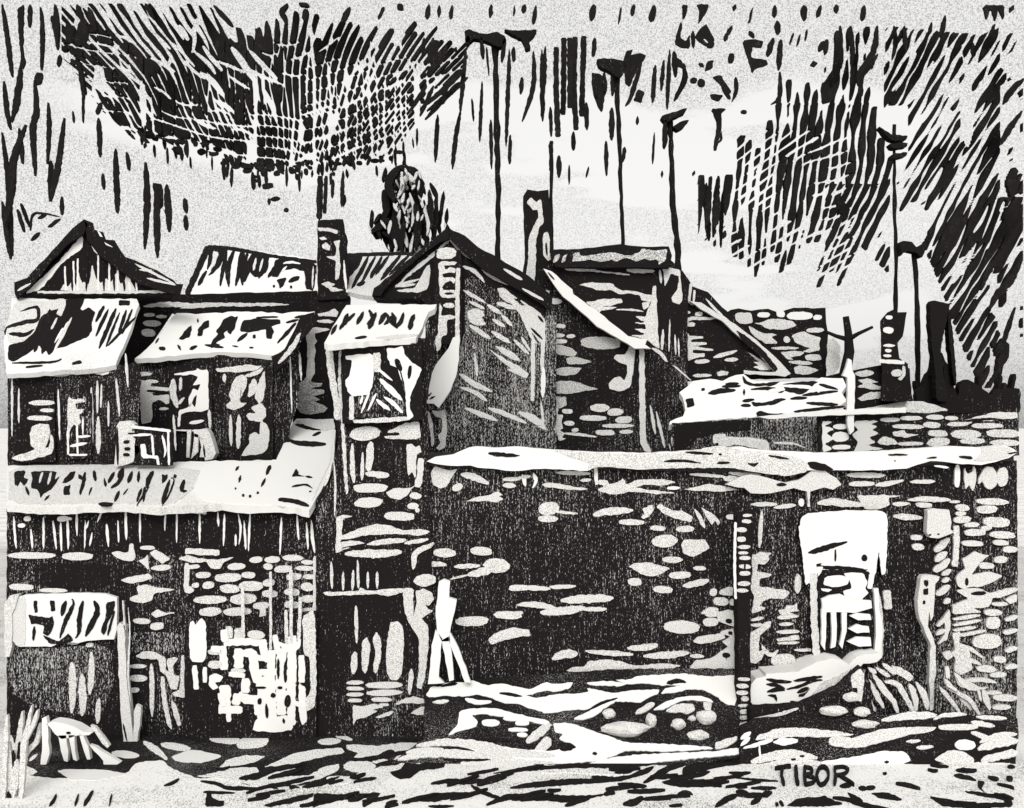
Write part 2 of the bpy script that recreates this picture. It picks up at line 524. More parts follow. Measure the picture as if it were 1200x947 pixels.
cl = MB().slab(front(27.4), [float(q) for q in "531 396 539 392 538 420 534 442 528 458 520 470 514 478 508 473 498 473 503 466 497 470 500 458 504 446 510 428 518 418 526 408".split()], 0, 'w', bk(.12))
cl.marks(front(27.4), "ks2.5 500 466 506 460/503 468 510 464")
single('hanging_cloth', cl, 'white cloth hanging down at the left corner of the pointed gable house', 'cloth')

# ================================================================== STONE HOUSE AND LEAN-TO
hs = front(28.6)
roofband = wall(front(28.3), "644 292 672 292 700 290 728 286 738 288 750 289 784 289 788 300 784 314 652 313 646 306", 'k', """
dp 672 297 679 295 680 300 700 298 716 295 734 300 750 296 752 291 770 294 782 292 780 302 774 310 770 304 762 305 756 303 745 307 734 302 722 307 716 304 705 307 690 304 680 306 670 307
dp 656 297 654 306 648 308 650 300/dp 666 297 662 306 658 308 660 300/dp 776 295 782 293 780 305 771 311""", 1.0, .06)
hwall = wall(hs, "640 310 786 306 806 340 806 440 803 528 640 528", 'n', """
kp 640 312 800 312 800 400 760 402 720 388 680 350
gp 660 314 690 314 700 317 738 321 738 323 710 320 690 318 664 317
gp 735 314 750 313 768 317 764 320 742 320 734 318
gp 678 334 690 331 718 332 722 337 728 340 740 341 755 344 766 346 762 354 752 352 750 346 738 344 726 345 716 340 700 340 688 336
gp 695 353 710 350 728 350 730 354 718 358 704 359 724 360 716 363 704 364 702 368 696 362 686 354
gp 752 355 762 353 760 360 754 363
gp 765 335 769 335 770 360 771 390 773 409 766 405 758 398 738 393 757 392 742 385 757 386 756 380 742 378 756 378 744 371 757 371 758 364 763 355
gs2.5 722 363 740 363 754 365
gs3 773 316 775 332
gp 775 313 784 313 797 316 798 330 800 352 796 357 788 354 787 348 794 340 796 324 786 320 782 330 779 336 778 320
ge 638 343 6.5 3/650 353 9 3.7
ge 647 384 4 2/657 382 6 2.5/648 388 6 2/652 393 9 2.8/669 394 5 2.5/653 400 11 2.8/650 406 8 2
de 704 402 23 7.5
dp 646 407 656 404 670 408 677 414 672 418 655 416 646 411
dp 663 419 676 418 694 424 682 427 665 427
dp 646 433 660 430 682 431 676 438 662 441 650 438
dp 645 450 656 446 674 447 688 452 702 456 684 458 668 462 652 461 646 456
dp 643 468 652 465 664 465 664 475 656 479 645 476
gp 645 479 655 478 653 486 660 486 658 494 660 502 656 504 662 508 658 513 664 514 655 517 651 504
ge 665 482 6.5 2.7/667 496 6.5 2.8/674 504 4 2.5
gs3.5 660 508 676 509 699 512
ge 703 478 12.5 4.6/721 483 9 4.4/695 490 16.5 3/731 492 10 4/724 499 20 2.2/709 507 11 3.4/734 506 8 2.5
gp 738 403 744 404 744 420 740 450 737 455 725 459 714 456 713 450 719 443 727 441 732 446 735 438 735 428 724 424 719 420 721 416 734 415
gp 749 405 755 404 756 450 757 505 758 518 764 530 755 529 750 518 749 450
ks2 690 421 697 415
gs3.5 762 475 768 509/769 482 779 525/787 512 791 528
gs2 784 520 786 528/789 428 810 446
gs3.5 777 386 776 410
gs2 785 374 784 412/791 392 792 416/795 396 796 418
gs4.5 764 408 774 414 782 424""", 1.6, .1)
par = wall(front(28.2), "637 315 646 318 658 328 671 339 672 344 690 358 702 366 720 381 736 394 758 398 756 404 763 409 754 408 744 408 722 395 700 383 676 361 660 348 648 332", 'w', 'ks2 642 319 650 328', .3, .05)
thing('stone_house', 'dark stone house with a flat streaked roof band and a white sloping coping across it', 'house', [
    ('roof_edge', roofband), ('wall', hwall), ('coping', par)])
lt = wall(front(28.9), "786 304 800 318 812 336 830 342 846 360 872 384 900 412 930 442 800 446 800 330", 'k', """
gb3 810 332 808 354 815 356
gb2.5 814 340 813 354
gs3 827 350 842 366 858 380
ge 804 366 5.5 2/819 368 4.5 3
gp 801 372 820 371 840 372 844 374 812 375 806 377 815 379 814 382 808 383 802 382
gp 803 390 807 391 808 394 824 394 824 397 810 398 810 401 828 401 828 404 811 405 836 409 836 411 812 410 812 414 826 414 826 418 814 420 806 423 805 406
gs5 814 424 832 423
gs5 836 419 850 415 864 411
gs4.5 849 422 865 421
gs4 812 440 834 440
gp 840 437 846 434 854 436 852 440 842 441
gp 876 412 886 418 896 425 906 433 892 434 882 430 890 428 882 424 890 424 882 418""", .8, .12)
raft = wall(front(28.7), "808 353 822 355 845 370 862 380 880 394 900 410 914 424 927 438 920 441 900 440 872 438 872 434 908 436 898 424 884 410 866 394 846 376 828 366", 'g', "kp 862 386 880 398 896 412 912 432 908 436 896 422 880 408 868 398", .2, .1)
thing('lean_to', 'dark lean-to with one pale sloping rafter, right end of the stone house', 'shed', [('wall', lt), ('rafter', raft)])
rw = wall(front(30.5), "852 366 856 363 866 362 880 364 900 362 912 366 930 361 968 361 968 378 970 392 968 442 880 442 850 420", 'k', """
gp 861 368 870 366 881 367 882 378 874 380 864 379
we 895 369 8 3/915 368 5 4/937 370 14 5/958 372 5 3
gp 884 379 895 377 906 373 928 376 934 382 920 386 900 386 892 381
gp 877 382 884 385 892 390 911 392 904 395 912 402 898 403 888 397 880 390
ge 955 387 10 3
gp 927 393 942 388 952 393 962 396 960 402 961 410 950 413 940 412 950 408 932 402
ge 922 398 4 4/953 419 9 4
gs3.5 904 408 936 408
gp 914 413 930 411 943 413 938 417 926 419 930 422 922 421
gs4.5 924 424 952 426
gp 930 431 938 428 950 430 960 434 946 439 932 438""", .5, .2)
single('stone_wall', rw, 'rough stone wall with a flat top behind the lean-to rafter', 'wall')
sr = slope(441, 28.55, 497, 26.8)
shed = sheet(sr, "812 446 832 444 846 446 862 440 872 438 880 446 915 447 950 449 962 443 988 443 992 452 986 460 992 470 984 476 990 480 940 484 880 489 840 492 800 495 784 498 786 494 800 488 804 480 800 466 796 460 806 452", 'w', """
kp 803 467 812 466 814 475 806 478
ks6 830 461 845 458 862 457
ks3.5 846 453 868 452/872 456 872 463/926 467 946 466
kp 870 440 876 447 884 450 915 447 905 452 880 452 872 449
ks3.5 880 456 900 455 918 458 912 460/870 470 884 468/868 475 880 475
kp 880 471 895 472 915 466 922 468 906 474 884 476
ks4 945 472 982 474
kp 886 484 890 481 905 485 930 484 955 483 945 489 905 489 888 488
ks3.5 930 482 960 479 990 476/940 463 982 458
ks3 960 450 982 456/850 450 866 449
ke 824 456 2 1.5
kp 917 449 960 446 950 454 940 462 920 458
ws4 915 452 950 454 960 460/900 458 920 456""", .15)
sw = wall(front(26.7), "788 496 840 493 890 489 965 484 972 492 968 530 788 530", 'h', """
kp 790 497 880 491 880 505 850 506 820 512 800 528 790 528
gp 836 509 850 508 851 512 880 513 900 516 902 530 880 524 862 521 850 524 836 520
gs3 906 519 930 520 944 525
kp 838 519 842 519 842 522 838 522""", .7, .15)
thing('shed', 'low shed with a white slab roof in front of the rough stone wall', 'shed', [('roof', shed), ('wall', sw)])

# ================================================================== RIGHT BACKGROUND
tr = MB().limb([at(990, 470, 29), at(990, 440, 29), at(995, 412, 29), at(994, 390, 29), at(991, 371, 29)], [.16, .15, .12, .09, .08], 'k')
b1 = MB().limb([at(994, 398, 29), at(980, 394, 29.2), at(966, 388, 29.3)], [.07, .05, .035], 'k')
b2 = MB().limb([at(994, 398, 29), at(1006, 391, 28.8), at(1023, 383, 28.7)], [.07, .05, .035], 'k')
thing('dead_tree', 'bare black stump with two stubby arms behind the white cross-shaped post', 'tree', [('trunk', tr), ('branch', b1), ('branch', b2)])
cp = wall(front(26.2), "994 420 998 422 999 434 1002 440 1001 505 996 509 993 500 993 442 988 440", 'w', '', .12)
cr = wall(front(26.15), "888 488 920 485 960 481 1062 477 1062 484 1000 486 950 488 900 491", 'w', '', .08)
thing('cross_post', 'slim white pointed post with a level white rail, before the shed', 'post', [('post', cp), ('rail', cr)])
pier = wall(front(29.6), "1033 374 1040 366 1047 363 1052 366 1063 366 1060 380 1058 394 1052 402 1054 420 1064 426 1064 470 1032 470 1034 420", 'k', """
we 1042 372 4 2.5/1041 387 6 4/1041 411 4 2/1040 417 5 1.8
ws3.5 1035 405 1049 405
wb4.5 1030 423 1060 425
ge 1051 437 7 4
gp 1058 428 1061 430 1061 440 1056 446 1052 444 1057 440""", .6, .25)
single('stone_pier', pier, 'short dark stone pier under the tallest right-hand pole', 'pier')
gw = wall(front(29.9), "960 442 1000 434 1032 428 1066 432 1070 476 1110 482 1110 496 960 496", 'k', """
gs7 1002 438 1024 437
gp 1005 445 1018 443 1030 448 1020 449 1044 456 1030 457 1004 454 1012 450
gp 1004 467 1018 460 1040 458 1052 452 1057 454 1055 462 1036 466 1010 470
gp 1000 482 1020 477 1040 474 1060 470 1080 470 1098 475 1112 481 1090 484 1040 483
gp 990 446 1000 446 996 450/gp 990 458 1002 462 994 464
gp 968 436 970 398 978 396 985 405 984 430 976 440""", .4, .3)
lwll = wall(front(26.4), "958 487 1000 485 1062 483 1112 486 1150 485 1180 480 1194 478 1194 534 958 534", 'n', """
wp 963 493 976 494 966 499 978 503 968 508 978 514 966 520 976 526 964 530
we 985 512 9 6.5/986 524 10 3/985 500 9 3
gp 1003 493 1030 493 1020 497 1028 500 1022 504 1030 508 1018 513 1026 518 1016 522 1038 526 1000 530 1006 518 998 510 1006 504 1000 498
ge 1043 492 11 2.7/1068 490 14 2.5/1096 489 10 3/1115 490 8 2.5
gp 1124 494 1140 490 1150 487 1168 483 1192 483 1193 490 1176 491 1160 494 1140 492 1138 497
ge 1064 500 18 3/1092 498 10.5 3.5/1123 497 13 2.5/1157 499 17 3.2
gp 1046 506 1060 504 1062 508 1078 509 1062 513 1047 511
ge 1099 508 11 4/1132 509 19 5/1176 508 21 4.5
gp 1028 518 1036 511 1046 514 1053 520 1040 522 1032 521
ge 1067 520 14.5 2.5/1100 518 13.5 5.5/1140 517 15.5 3.3/1178 519 17 4
ks3 1124 494 1165 491 1186 496""", .5, .35)
single('stone_wall', gw, 'low dark stone wall with a pale mound on top, behind the cross-shaped post', 'wall')
single('stone_wall', lwll, 'long low wall of flat pale stones just above the white ledge at right', 'wall')

def bush(rows, Y0, stem_txt=None):
    crown = MB()
    for k, t in enumerate(rows): crown.solid(t, Y0 + k * .35, .3, .12)
    return crown
bm = bush(["kp 1074 486 1074 460 1082 452 1086 440 1094 430 1098 418 1104 412 1108 424 1114 430 1118 452 1122 466 1126 448 1134 444 1144 450 1152 456 1162 464 1168 455 1176 458 1184 454 1196 456 1196 484 1120 484",
           "hp 1080 486 1084 462 1096 446 1110 440 1120 470 1130 462 1150 462 1164 470 1180 462 1192 466 1196 486;ks4 1150 462 1148 440/1170 464 1174 440/1186 460 1190 438/1078 466 1074 446"], 31)
bs = MB().limb([at(1120, 505, 31.3), at(1118, 480, 31.3), at(1112, 452, 31.3)], [.18, .14, .08], 'k')
thing('bush', 'low black bushes on the skyline above the stone wall at right', 'bush', [('crown', bm), ('stem', bs)])
sp = bush(["kp 1090 352 1104 354 1113 356 1110 372 1106 392 1102 412 1106 440 1112 470 1098 470 1096 440 1093 410 1090 380",
           "ks5 1108 360 1100 400 1094 424/1112 362 1116 410 1120 452;ks3 1098 404 1092 440/1107 430 1110 466"], 30.4)
tk = MB().limb([at(1104, 500, 30.6), at(1103, 470, 30.6), at(1101, 430, 30.6)], [.16, .13, .07], 'k')
thing('pine_tree', 'narrow black tree with a cut-off top standing among the bushes at right', 'tree', [('crown', sp), ('trunk', tk)])

# tree behind the gabled house
ct = bush(["gs4.5 474 206 471 220 466 232;gs4 480 226 485 246 482 266;gs5 469 246 466 262 470 276;gs3.5 490 256 493 280;gs4 458 258 455 274;gs3.5 478 202 486 214;gs4 474 270 477 290;gs3 446 258 452 268;gs4 497 244 502 262 500 276;gs3 484 276 480 296;ks10 462 236 455 214 468 195;ks9 468 197 484 199 492 214 491 232;ks9 463 226 476 238 477 262;ks9 486 238 490 262 487 292;ks6 503 222 506 268;ks7 476 250 470 285 474 304;kp 455 262 464 250 470 276 466 296 460 284",
           "ks9 450 222 452 248 444 262;ks11 463 244 462 270 458 292;ks6 497 234 497 276 494 292;ks5 511 226 510 262 506 284;ks8 456 256 444 266 434 272;ks7 448 272 462 280 474 296;ks4 440 262 446 280/502 276 496 296/446 250 438 262",
           "kp 462 196 474 192 486 198 492 214 490 232 496 250 500 272 494 296 476 308 458 300 450 284 444 270 450 256 456 240 455 212;gs4 474 206 472 222/480 228 484 250 482 264/468 246 466 268/490 258 492 276/458 262 456 276;gs3 478 204 484 214/474 268 476 286/446 262 452 270;kp 440 264 434 272 440 280 452 276 450 262;ks6 500 240 508 268 506 288/504 214 512 232;ks4 520 224 516 250/436 246 434 266/452 196 448 212","ks7 474 196 470 216 458 226;ks8 484 214 488 240 482 262;ks7 462 206 458 230;ks6 470 284 484 300 480 308;ks5 518 240 514 262 516 276/490 206 498 226/457 232 450 240;ks4 524 244 522 262;kp 476 252 488 262 484 296 474 304 470 280"], 34)
leaf = MB()
for _ in range(130):
    t = R.random(); cy = 196 + 104 * t; hw = 12 + 26 * math.sin(min(1, t * 1.25) * 1.6)
    x = 478 + R.gauss(0, .45) * hw; L = R.uniform(5, 13)
    leaf.solid("ks%.1f %.1f %.1f %.1f %.1f" % (R.uniform(1.8, 4), x, cy, x + R.uniform(-5, 5), cy + L), 34.4 + R.uniform(-1, 1), .12)
ct.v, ct.f, ct.m = ct.v + leaf.v, ct.f + [[i + len(ct.v) for i in f] for f in leaf.f], ct.m + leaf.m
tk = MB().limb([at(476, 530, 34.6), at(477, 400, 34.6), at(476, 300, 34.6), at(474, 240, 34.6)], [.22, .2, .15, .06], 'k')
thing('tree', 'dark ragged tree rising behind the left slope of the pointed gable', 'tree', [('crown', ct), ('trunk', tk)])

# ================================================================== POLES
def pole(shaft, rad, Y, arms, label, braces=()):
    P, Q = [], []
    for (xa, ya), (xb, yb), ra, rb in zip(shaft, shaft[1:], rad, rad[1:]):
        n = max(1, int(abs(yb - ya) / 9))
        for q in range(n):
            t = q / n; P.append(at(xa + (xb - xa) * t + R.uniform(-.5, .5), ya + (yb - ya) * t, Y)); Q.append((ra + (rb - ra) * t) * R.uniform(.62, 1.02) * Y / F)
    P.append(at(*shaft[-1], Y)); Q.append(rad[-1] * .8 * Y / F)
    parts = [('post', MB().limb(P, Q, 'k'))]
    for a in arms: parts.append(('crossarm', MB().solid(a, Y - .3, .35)))
    thing('utility_pole', label, 'pole', parts, 'dark poles above the roofs')
pole([(582, 530), (581, 420), (583, 300), (584, 230), (582, 140), (580, 40)], [4, 4, 4, 3.6, 4.4, 5], 36,
     ["kp 544 36 550 34 560 38 572 40 582 37 592 42 592 50 586 56 570 48 556 45 546 50;ks5 549 42 547 52/564 44 566 66/592 44 588 70", "kp 590 34 610 36 629 34 625 42 620 46 622 56 616 58 612 46 600 40"],
     'tallest dark pole with a ragged crossarm, above the right slope of the pointed gable')
pole([(732, 530), (731, 400), (730, 292), (728, 230), (726, 165), (723, 110), (722, 72)], [3, 3, 3, 2.6, 3.2, 4, 5], 36,
     ["kp 699 69 710 68 731 71 733 82 724 92 716 84 702 77;ks5 696 86 700 112/708 84 710 108", "kp 731 68 734 60 742 58 738 66 733 80"],
     'thin dark pole with a short T top, behind the flat roof of the stone house')
pole([(795, 530), (793, 400), (795, 296), (788, 240), (787, 190), (785, 135)], [5, 5, 5, 4, 3.6, 4], 33,
     ["kp 774 136 786 132 806 126 802 133 790 138 780 144;ks5 780 140 780 172", "kp 788 148 798 142 808 140 802 148 794 153"],
     'dark pole with two slanting arms at the right corner of the stone house')
pole([(1049, 470), (1049, 380), (1050, 300), (1048, 240), (1048, 146)], [3.4, 3.2, 2.6, 2.6, 2.6], 33,
     ["kp 1030 148 1036 152 1046 158 1064 159 1062 164 1048 165 1040 160", "kp 1042 168 1064 167 1063 172 1046 174", "kp 1046 180 1064 178 1062 183 1046 186"],
     'dark pole with three short rungs, rising from the stone pier at right')
pole([(1076, 470), (1075, 390), (1074, 330), (1070, 290)], [3.4, 3.4, 3.4, 3], 32,
     ["kp 1054 284 1060 282 1068 283 1074 290 1080 287 1086 283 1084 296 1080 302 1074 296 1066 294 1060 295 1056 300"],
     'short dark pole with a hooked cap, right of the stone pier')
pp = MB().limb([at(646 + R.uniform(-.7, .7), 330 - 10 * q, 29.6) for q in range(17)], [R.uniform(.04, .07) for q in range(17)], 'k')
single('vent_pipe', pp, 'thin dark pipe rising at the right side of the slim streaked chimney', 'pipe')

# ================================================================== TERRACE, LEDGE AND RETAINING WALL
tb = MB()
A = [at(10, 0, 26.05), at(500, 0, 26.05), at(500, 0, 24.1), at(1188, 0, 24.1), at(1188, 0, 62), at(10, 0, 62)]
tb.prism([Vector((v.x, v.y, 5.05)) for v in A], [Vector((v.x, v.y, ZG - .3)) for v in A], 'k')
structure('terrace', tb)

W0 = front(24)
rwall = wall(W0, "496 546 600 552 700 550 920 556 1000 552 1192 540 1193 700 1191 864 496 866", 'm', """
gp 505 552 511 546 520 550 530 551 537 549 530 558 526 566 522 571 515 573 507 568
gs8 540 556 555 559 573 567
ge 536 571 7 4 -18
gp 544 588 560 582 574 580 582 576 590 580 584 581 590 585 582 589 570 587
gs4.5 589 562 611 561
ge 597 569 8 3
ws4.5 612 556 616 570
gs5 652 554 692 555/690 554 690 556
gp 634 568 645 565 665 569 690 573 680 575 660 573 640 571
gs4 680 563 693 562
ws4.5 625 554 628 564 624 572
gs4 606 560 622 558
wb4 698 546 699 568
gp 697 565 704 562 712 563 714 568 728 563 730 560 734 568 745 563 765 561 785 563 792 565 776 569 755 568 745 571 760 574 794 578 770 579 740 576 718 580 700 575 708 570
we 789 572 7.5 2.2
ge 643 596 12.5 7.5/642 608 12.5 3.8
gs3.5 652 600 677 602
gs9 695 604 710 600 742 598
gp 751 606 755 602 753 596 765 591 766 598 760 606 754 608
gp 769 594 774 590 780 594 790 599 800 598 812 606 810 612 798 610 780 603
ge 740 612 14.5 3.6/771 619 9 3.2/803 620 11 3.5/779 634 15 7.6
gs5 814 597 820 606 826 619
gp 821 594 832 600 840 606 844 612 842 616 838 610 834 616 828 606
gp 798 638 802 632 816 633 826 632 832 642 822 648 812 653 800 648
gp 736 664 744 660 762 659 774 663 786 666 776 672 764 676 752 673 744 668
ge 788 656 11.5 4/797 674 12.5 4.2/820 666 8 2.6/744 682 8.5 4.2/777 691 11.5 4.2
gs8 800 687 816 684 831 680
ge 836 694 4.5 4.5/840 705 4 4/799 735 20.5 8
gs6 600 688 645 690
gs5 644 688 675 687
gs10 657 704 690 702 719 701
gs7 606 709 630 709 652 713
gs10 633 718 660 716 686 712
gs5 682 714 711 714
gs5 597 720 613 718
ge 608 689 12 3.4/553 728 18 6/595 721 16.5 4.6
gp 572 750 580 742 600 735 620 738 622 745 604 747 586 752 576 756
ge 521 648 14.5 5/564 646 12.5 5/582 663 16.5 8
gp 484 664 486 650 494 643 510 636 506 642 498 648 494 662
gs6 491 663 508 661 523 662
gs5.5 532 664 563 663
gs9 548 674 566 670 580 666
gs2.5 527 679 552 673
gs10 647 773 660 767 677 766
gs6 686 763 705 765 742 767
gs8 735 760 755 759 771 756
gs8 754 769 780 768 808 765
ge 817 769 8 2.5
gp 663 786 672 782 684 782 690 775 712 773 728 775 745 781 775 777 800 780 780 785 760 789 735 787 705 789 680 790
gs4 808 556 830 557 852 559
gp 846 559 860 557 872 561 862 565 850 564
gs4.5 854 554 870 556 892 556
gp 800 574 814 571 830 567 845 569 866 574 848 576 820 575
gs5 880 591 911 591
gs5 907 595 933 592
we 939 589 3.5 4.5
wb3.5 946 576 948 594
ge 862 606 12 3
gp 808 782 815 774 830 772 840 768 846 762 852 775 848 785 832 789 816 789
ge 833 729 9.5 4.8
gp 812 752 818 746 832 744 848 742 850 748 838 752 820 755
gp 839 718 852 715 863 716 864 750 862 790 851 788 845 780 853 772 844 764 854 758 846 752 857 746 842 741 862 736 850 731 842 728
ke 854 728 4 3/851 768 5 3/856 742 3 2
gs6 822 719 832 715 842 714
gs9 843 695 854 693 864 694
ge 845 705 8.5 5/859 706 4 4/834 718 9 5
gp 880 650 886 650 890 647 905 648 900 652 902 656 896 662 888 661 887 670 896 671 905 673 900 677 890 678 890 688 905 689 926 693 920 702 902 701 895 704 890 710 898 713 888 717 881 719 884 700 880 690 882 670
gs4 880 727 895 724/880 733 894 732
gp 878 742 890 736 896 730 904 728 903 734 896 740 890 745 889 764 897 761 893 772 886 778 878 776
gs5 893 756 898 764 905 768 912 762
ge 918 774 13.5 8
gp 912 715 920 714 922 709 931 710 934 706 934 714 937 716 925 718 932 720 915 721
gs5 911 724 936 722
gs4 913 732 930 731
gs4.5 910 741 937 740
gp 910 749 936 744 937 750 912 752
gs3.5 911 754 937 753
gs3.5 931 762 956 762
gp 933 773 945 768 956 766 958 775 946 777 934 777
ge 935 684 3.6 11.5
gs5 883 608 880 640
gs5 893 599 890 642
ge 1015 557 21 3.4/1010 567 15 3
gs5.5 1026 569 1045 566 1059 563
gs5 1067 565 1096 564
we 1122 558 3.4 13
gp 1130 548 1134 556 1140 553 1141 546 1144 550 1143 570 1140 576 1136 568 1131 574
ge 1160 560 9.5 12.5/1175 559 6.5 11.5
gs5 1147 567 1156 548
gp 1004 581 1030 580 1058 581 1041 583 1043 592 1030 597 1014 597 1010 591
gs9 958 590 975 588 1000 591 1014 592
gs5 1046 591 1066 590
gs6 1064 586 1085 585 1114 586
ge 1083 592 9.5 3.2/1119 588 6.5 1.6/1163 588 19 4/1157 597 11.5 5
gs7 1047 605 1062 606 1081 607
ge 1128 595 8.5 4/1126 602 7 2.5/1128 609 10.5 4
gb7 1121 616 1121 640 1119 664
ge 1168 612 15.5 6/1139 615 8.5 3/1143 624 12 4.3/1156 619 6.5 3/1175 627 15 4
ge 1074 630 6.5 3.5/1076 641 7 4.4
gs9 1095 646 1103 640 1113 631
gs8 1096 658 1110 647
gs9 1094 669 1104 664 1113 655
gs6 1104 674 1115 668/1104 682 1113 678
gs8 1097 697 1106 692 1113 686
gs6 1106 707 1114 702
ge 1140 637 13 3.2/1173 636 9 3.4
gp 1128 655 1136 651 1142 646 1152 650 1160 651 1150 658 1142 668 1136 676 1130 662
gp 1120 676 1134 664 1140 668 1138 674 1160 670 1176 675 1164 682 1150 688 1136 688 1128 690 1122 686
gp 1120 692 1132 689 1150 690 1164 697 1162 706 1158 712 1136 713 1118 708 1136 702
ke 1133 682 2 5
ge 1156 663 8.5 4/1173 656 8 4/1184 644 8 4
gs8 1158 699 1176 695 1193 690
ge 1172 708 9 2.6/1164 718 10 4/1164 730 8 7.5/1157 752 17.5 8
ks5 1138 696 1156 695
gp 1116 708 1134 710 1152 718 1134 719 1117 720
gs4 1117 726 1149 721/1117 733 1150 727/1117 739 1144 735/1119 746 1156 739
gp 1116 742 1126 740 1124 754 1134 757 1138 770 1140 784 1126 792 1118 786 1120 772 1114 766 1120 762
gs4.5 1127 756 1140 762 1152 771/1130 770 1150 779
ge 1172 773 7.5 4/1156 784 12 4/1170 791 10 3
gp 1108 764 1114 763 1117 770 1110 774 1104 766
gs6 1178 763 1193 759/1178 783 1193 780/1176 742 1193 738/1178 727 1193 722
gp 1178 703 1192 696 1192 704 1184 708
gp 1113 713 1114 735 1110 750 1098 756 1108 742 1107 728 1099 736 1106 724
gs5 1098 734 1112 722/1097 744 1108 738
gs5 1128 798 1150 797 1168 800
gp 1118 790 1130 796 1150 806 1160 806 1140 810 1124 804
gs7 1152 808 1160 832
gs4 1154 812 1174 812/1146 806 1150 822
ge 1178 818 14 4/1174 829 11 3
gb9 1040 692 1041 714
gs7 1028 690 1031 715 1032 745 1033 770""", .8, 0)
cop = wall(front(23.75), "500 541 510 536 530 533 540 528 558 523 580 525 600 523 650 527 700 530 760 531 800 529 870 524 900 528 965 531 1050 528 1120 523 1150 525 1178 522 1188 526 1193 530 1182 537 1150 545 1120 543 1090 540 1062 549 1030 551 965 551 935 552 920 557 905 556 860 549 840 547 780 549 740 550 700 546 688 552 640 549 600 552 560 548 552 546 520 545", 'w', """
gp 646 527 700 531 760 532 800 531 840 522 870 528 900 530 935 536 950 545 945 553 925 558 905 556 880 551 850 548 780 549 700 547 688 552 690 543 670 536
ks5 572 531 590 533 609 534
ks3.5 778 541 800 540 822 543/803 530 836 532/840 543 856 542
ks3 842 532 846 533/900 534 925 538
kp 946 542 958 541 971 546 978 551 962 552 950 549
ks2.5 1041 533 1064 533/1086 537 1098 536
ks4 1124 535 1140 537
ks2 1048 540 1050 540/1178 532 1193 530
kp 1080 545 1092 542 1112 544 1100 547
ws3 1095 546 1112 548
gp 1150 524 1178 523 1188 527 1178 530 1185 534 1160 540 1140 540 1150 532
kp 875 543 890 542 884 548
""", .5)
stone = wall(front(23.8), "850 568 866 559 880 556 900 560 920 566 936 562 952 552 966 551 980 560 986 568 976 574 966 571 950 576 948 590 946 576 930 572 912 576 896 579 880 578 872 572", 'g', 'ks4 910 568 922 568', .1)
door = wall(front(23.8), "936 620 939 606 948 601 968 600 990 598 1032 598 1040 604 1040 640 1038 672 1033 674 1029 650 1026 670 1021 692 1018 700 1024 716 1030 716 1034 760 1034 772 953 772 952 700 944 684 940 640", 'n', """
wp 936 620 939 606 948 601 968 600 990 598 1032 598 1040 604 1040 640 1038 672 1033 674 1030 644 1027 668 1021 690 1018 690 1020 670 1000 667 958 668 957 690 950 682 944 686 940 650
gb8 953 672 954 720 957 770
ks7 947 648 965 643 982 638 993 635
kb2.5 979 644 979 658
kp 956 661 962 660 1018 667 1012 671 990 668 958 667
ke 1013 654 3.5 4.5
ws4 962 662 980 661 1002 663
we 980 681 14 7
wp 988 672 1000 671 1012 672 1017 682 1014 690 1018 695 1012 700 1008 712 1000 704 990 700 988 692 998 690 996 680
wp 962 689 976 691 970 694 963 692
wp 957 664 965 664 962 672 958 676
wb6 1022 672 1019 690""", .2)
gate = wall(front(23.65), "963 702 972 698 985 697 1000 702 1021 704 1022 712 1002 718 964 717", 'w', '', .1)
bars = [wall(front(23.66), o, 'w', '', .08) for o in ("963 714 969 714 968 740 967 762 963 756", "973 714 980 714 981 740 979 758 974 760 975 736", "986 714 993 714 992 740 987 760 984 756 987 738")]
rungs = [wall(front(23.66), o, 'w', '', .08) for o in ("996 722 1004 718 1020 720 1021 726 1006 727", "994 737 1004 732 1018 734 1019 741 1004 742", "993 752 1004 747 1020 747 1021 757 1006 758")]
jamb = wall(front(23.7), "1024 690 1029 690 1031 715 1034 735 1034 768 1028 775 1024 768 1027 745", 'w', '', .12)
thing('retaining_wall', 'long black retaining wall of scattered pale stones, topped by a white ledge', 'wall', [
    ('wall', rwall), ('coping', cop), ('coping_stone', stone), ('door', door, [('gate_rail', gate)] + [('gate_bar', q) for q in bars] + [('gate_rung', q) for q in rungs] + [('jamb', jamb)])])
nook = wall(front(23.7), "1087 598 1095 596 1112 598 1115 612 1114 620 1118 624 1108 628 1100 631 1090 630 1086 624 1087 612", 'g', 'ke 1090 627 1.5 1/1100 626 1.5 1', .2)
single('stone_block', nook, 'square pale block set high in the black wall right of the white doorway', 'block')

stp = MB().slab(front(23.2), [float(q) for q in "879 822 880 802 886 795 897 793 898 790 935 787 958 776 975 771 988 774 998 781 996 786 976 808 962 818 945 826 920 829 885 829".split()], 0, 'w', bk(.7))
stp.marks(front(23.2), """
gp 945 822 962 800 985 790 996 784 978 808 962 818
ks4.5 898 796 915 799 928 799/930 798 950 795 964 793
ks4 898 802 910 803 920 807/922 808 938 804 952 798 964 797
ks5.5 899 811 912 808 920 809/934 812 948 806
ks4 900 815 908 816 910 822/926 822 936 824 942 820
kp 936 814 944 812 950 806 942 816 936 817""")  # short dark hatch strokes laid on the pale step face
single('stone_step', stp, 'wide white stone step below the white doorway, with short dark hatch strokes', 'step')
ws = MB().slab(front(23.3), [float(q) for q in "994 780 1004 770 1014 767 1030 765 1034 770 1028 776 1012 778 1004 786 998 786".split()], 0, 'w', bk(.5))
single('stone_step', ws, 'small upper white step at the foot of the gate', 'step')
kb = MB().slab(front(23.0), [float(q) for q in "884 838 900 833 925 829 940 826 939 834 925 841 895 843 886 842".split()], 0, 'g', bk(.3))
single('kerb_stone', kb, 'narrow pale kerb stone lying under the wide white step', 'kerb')

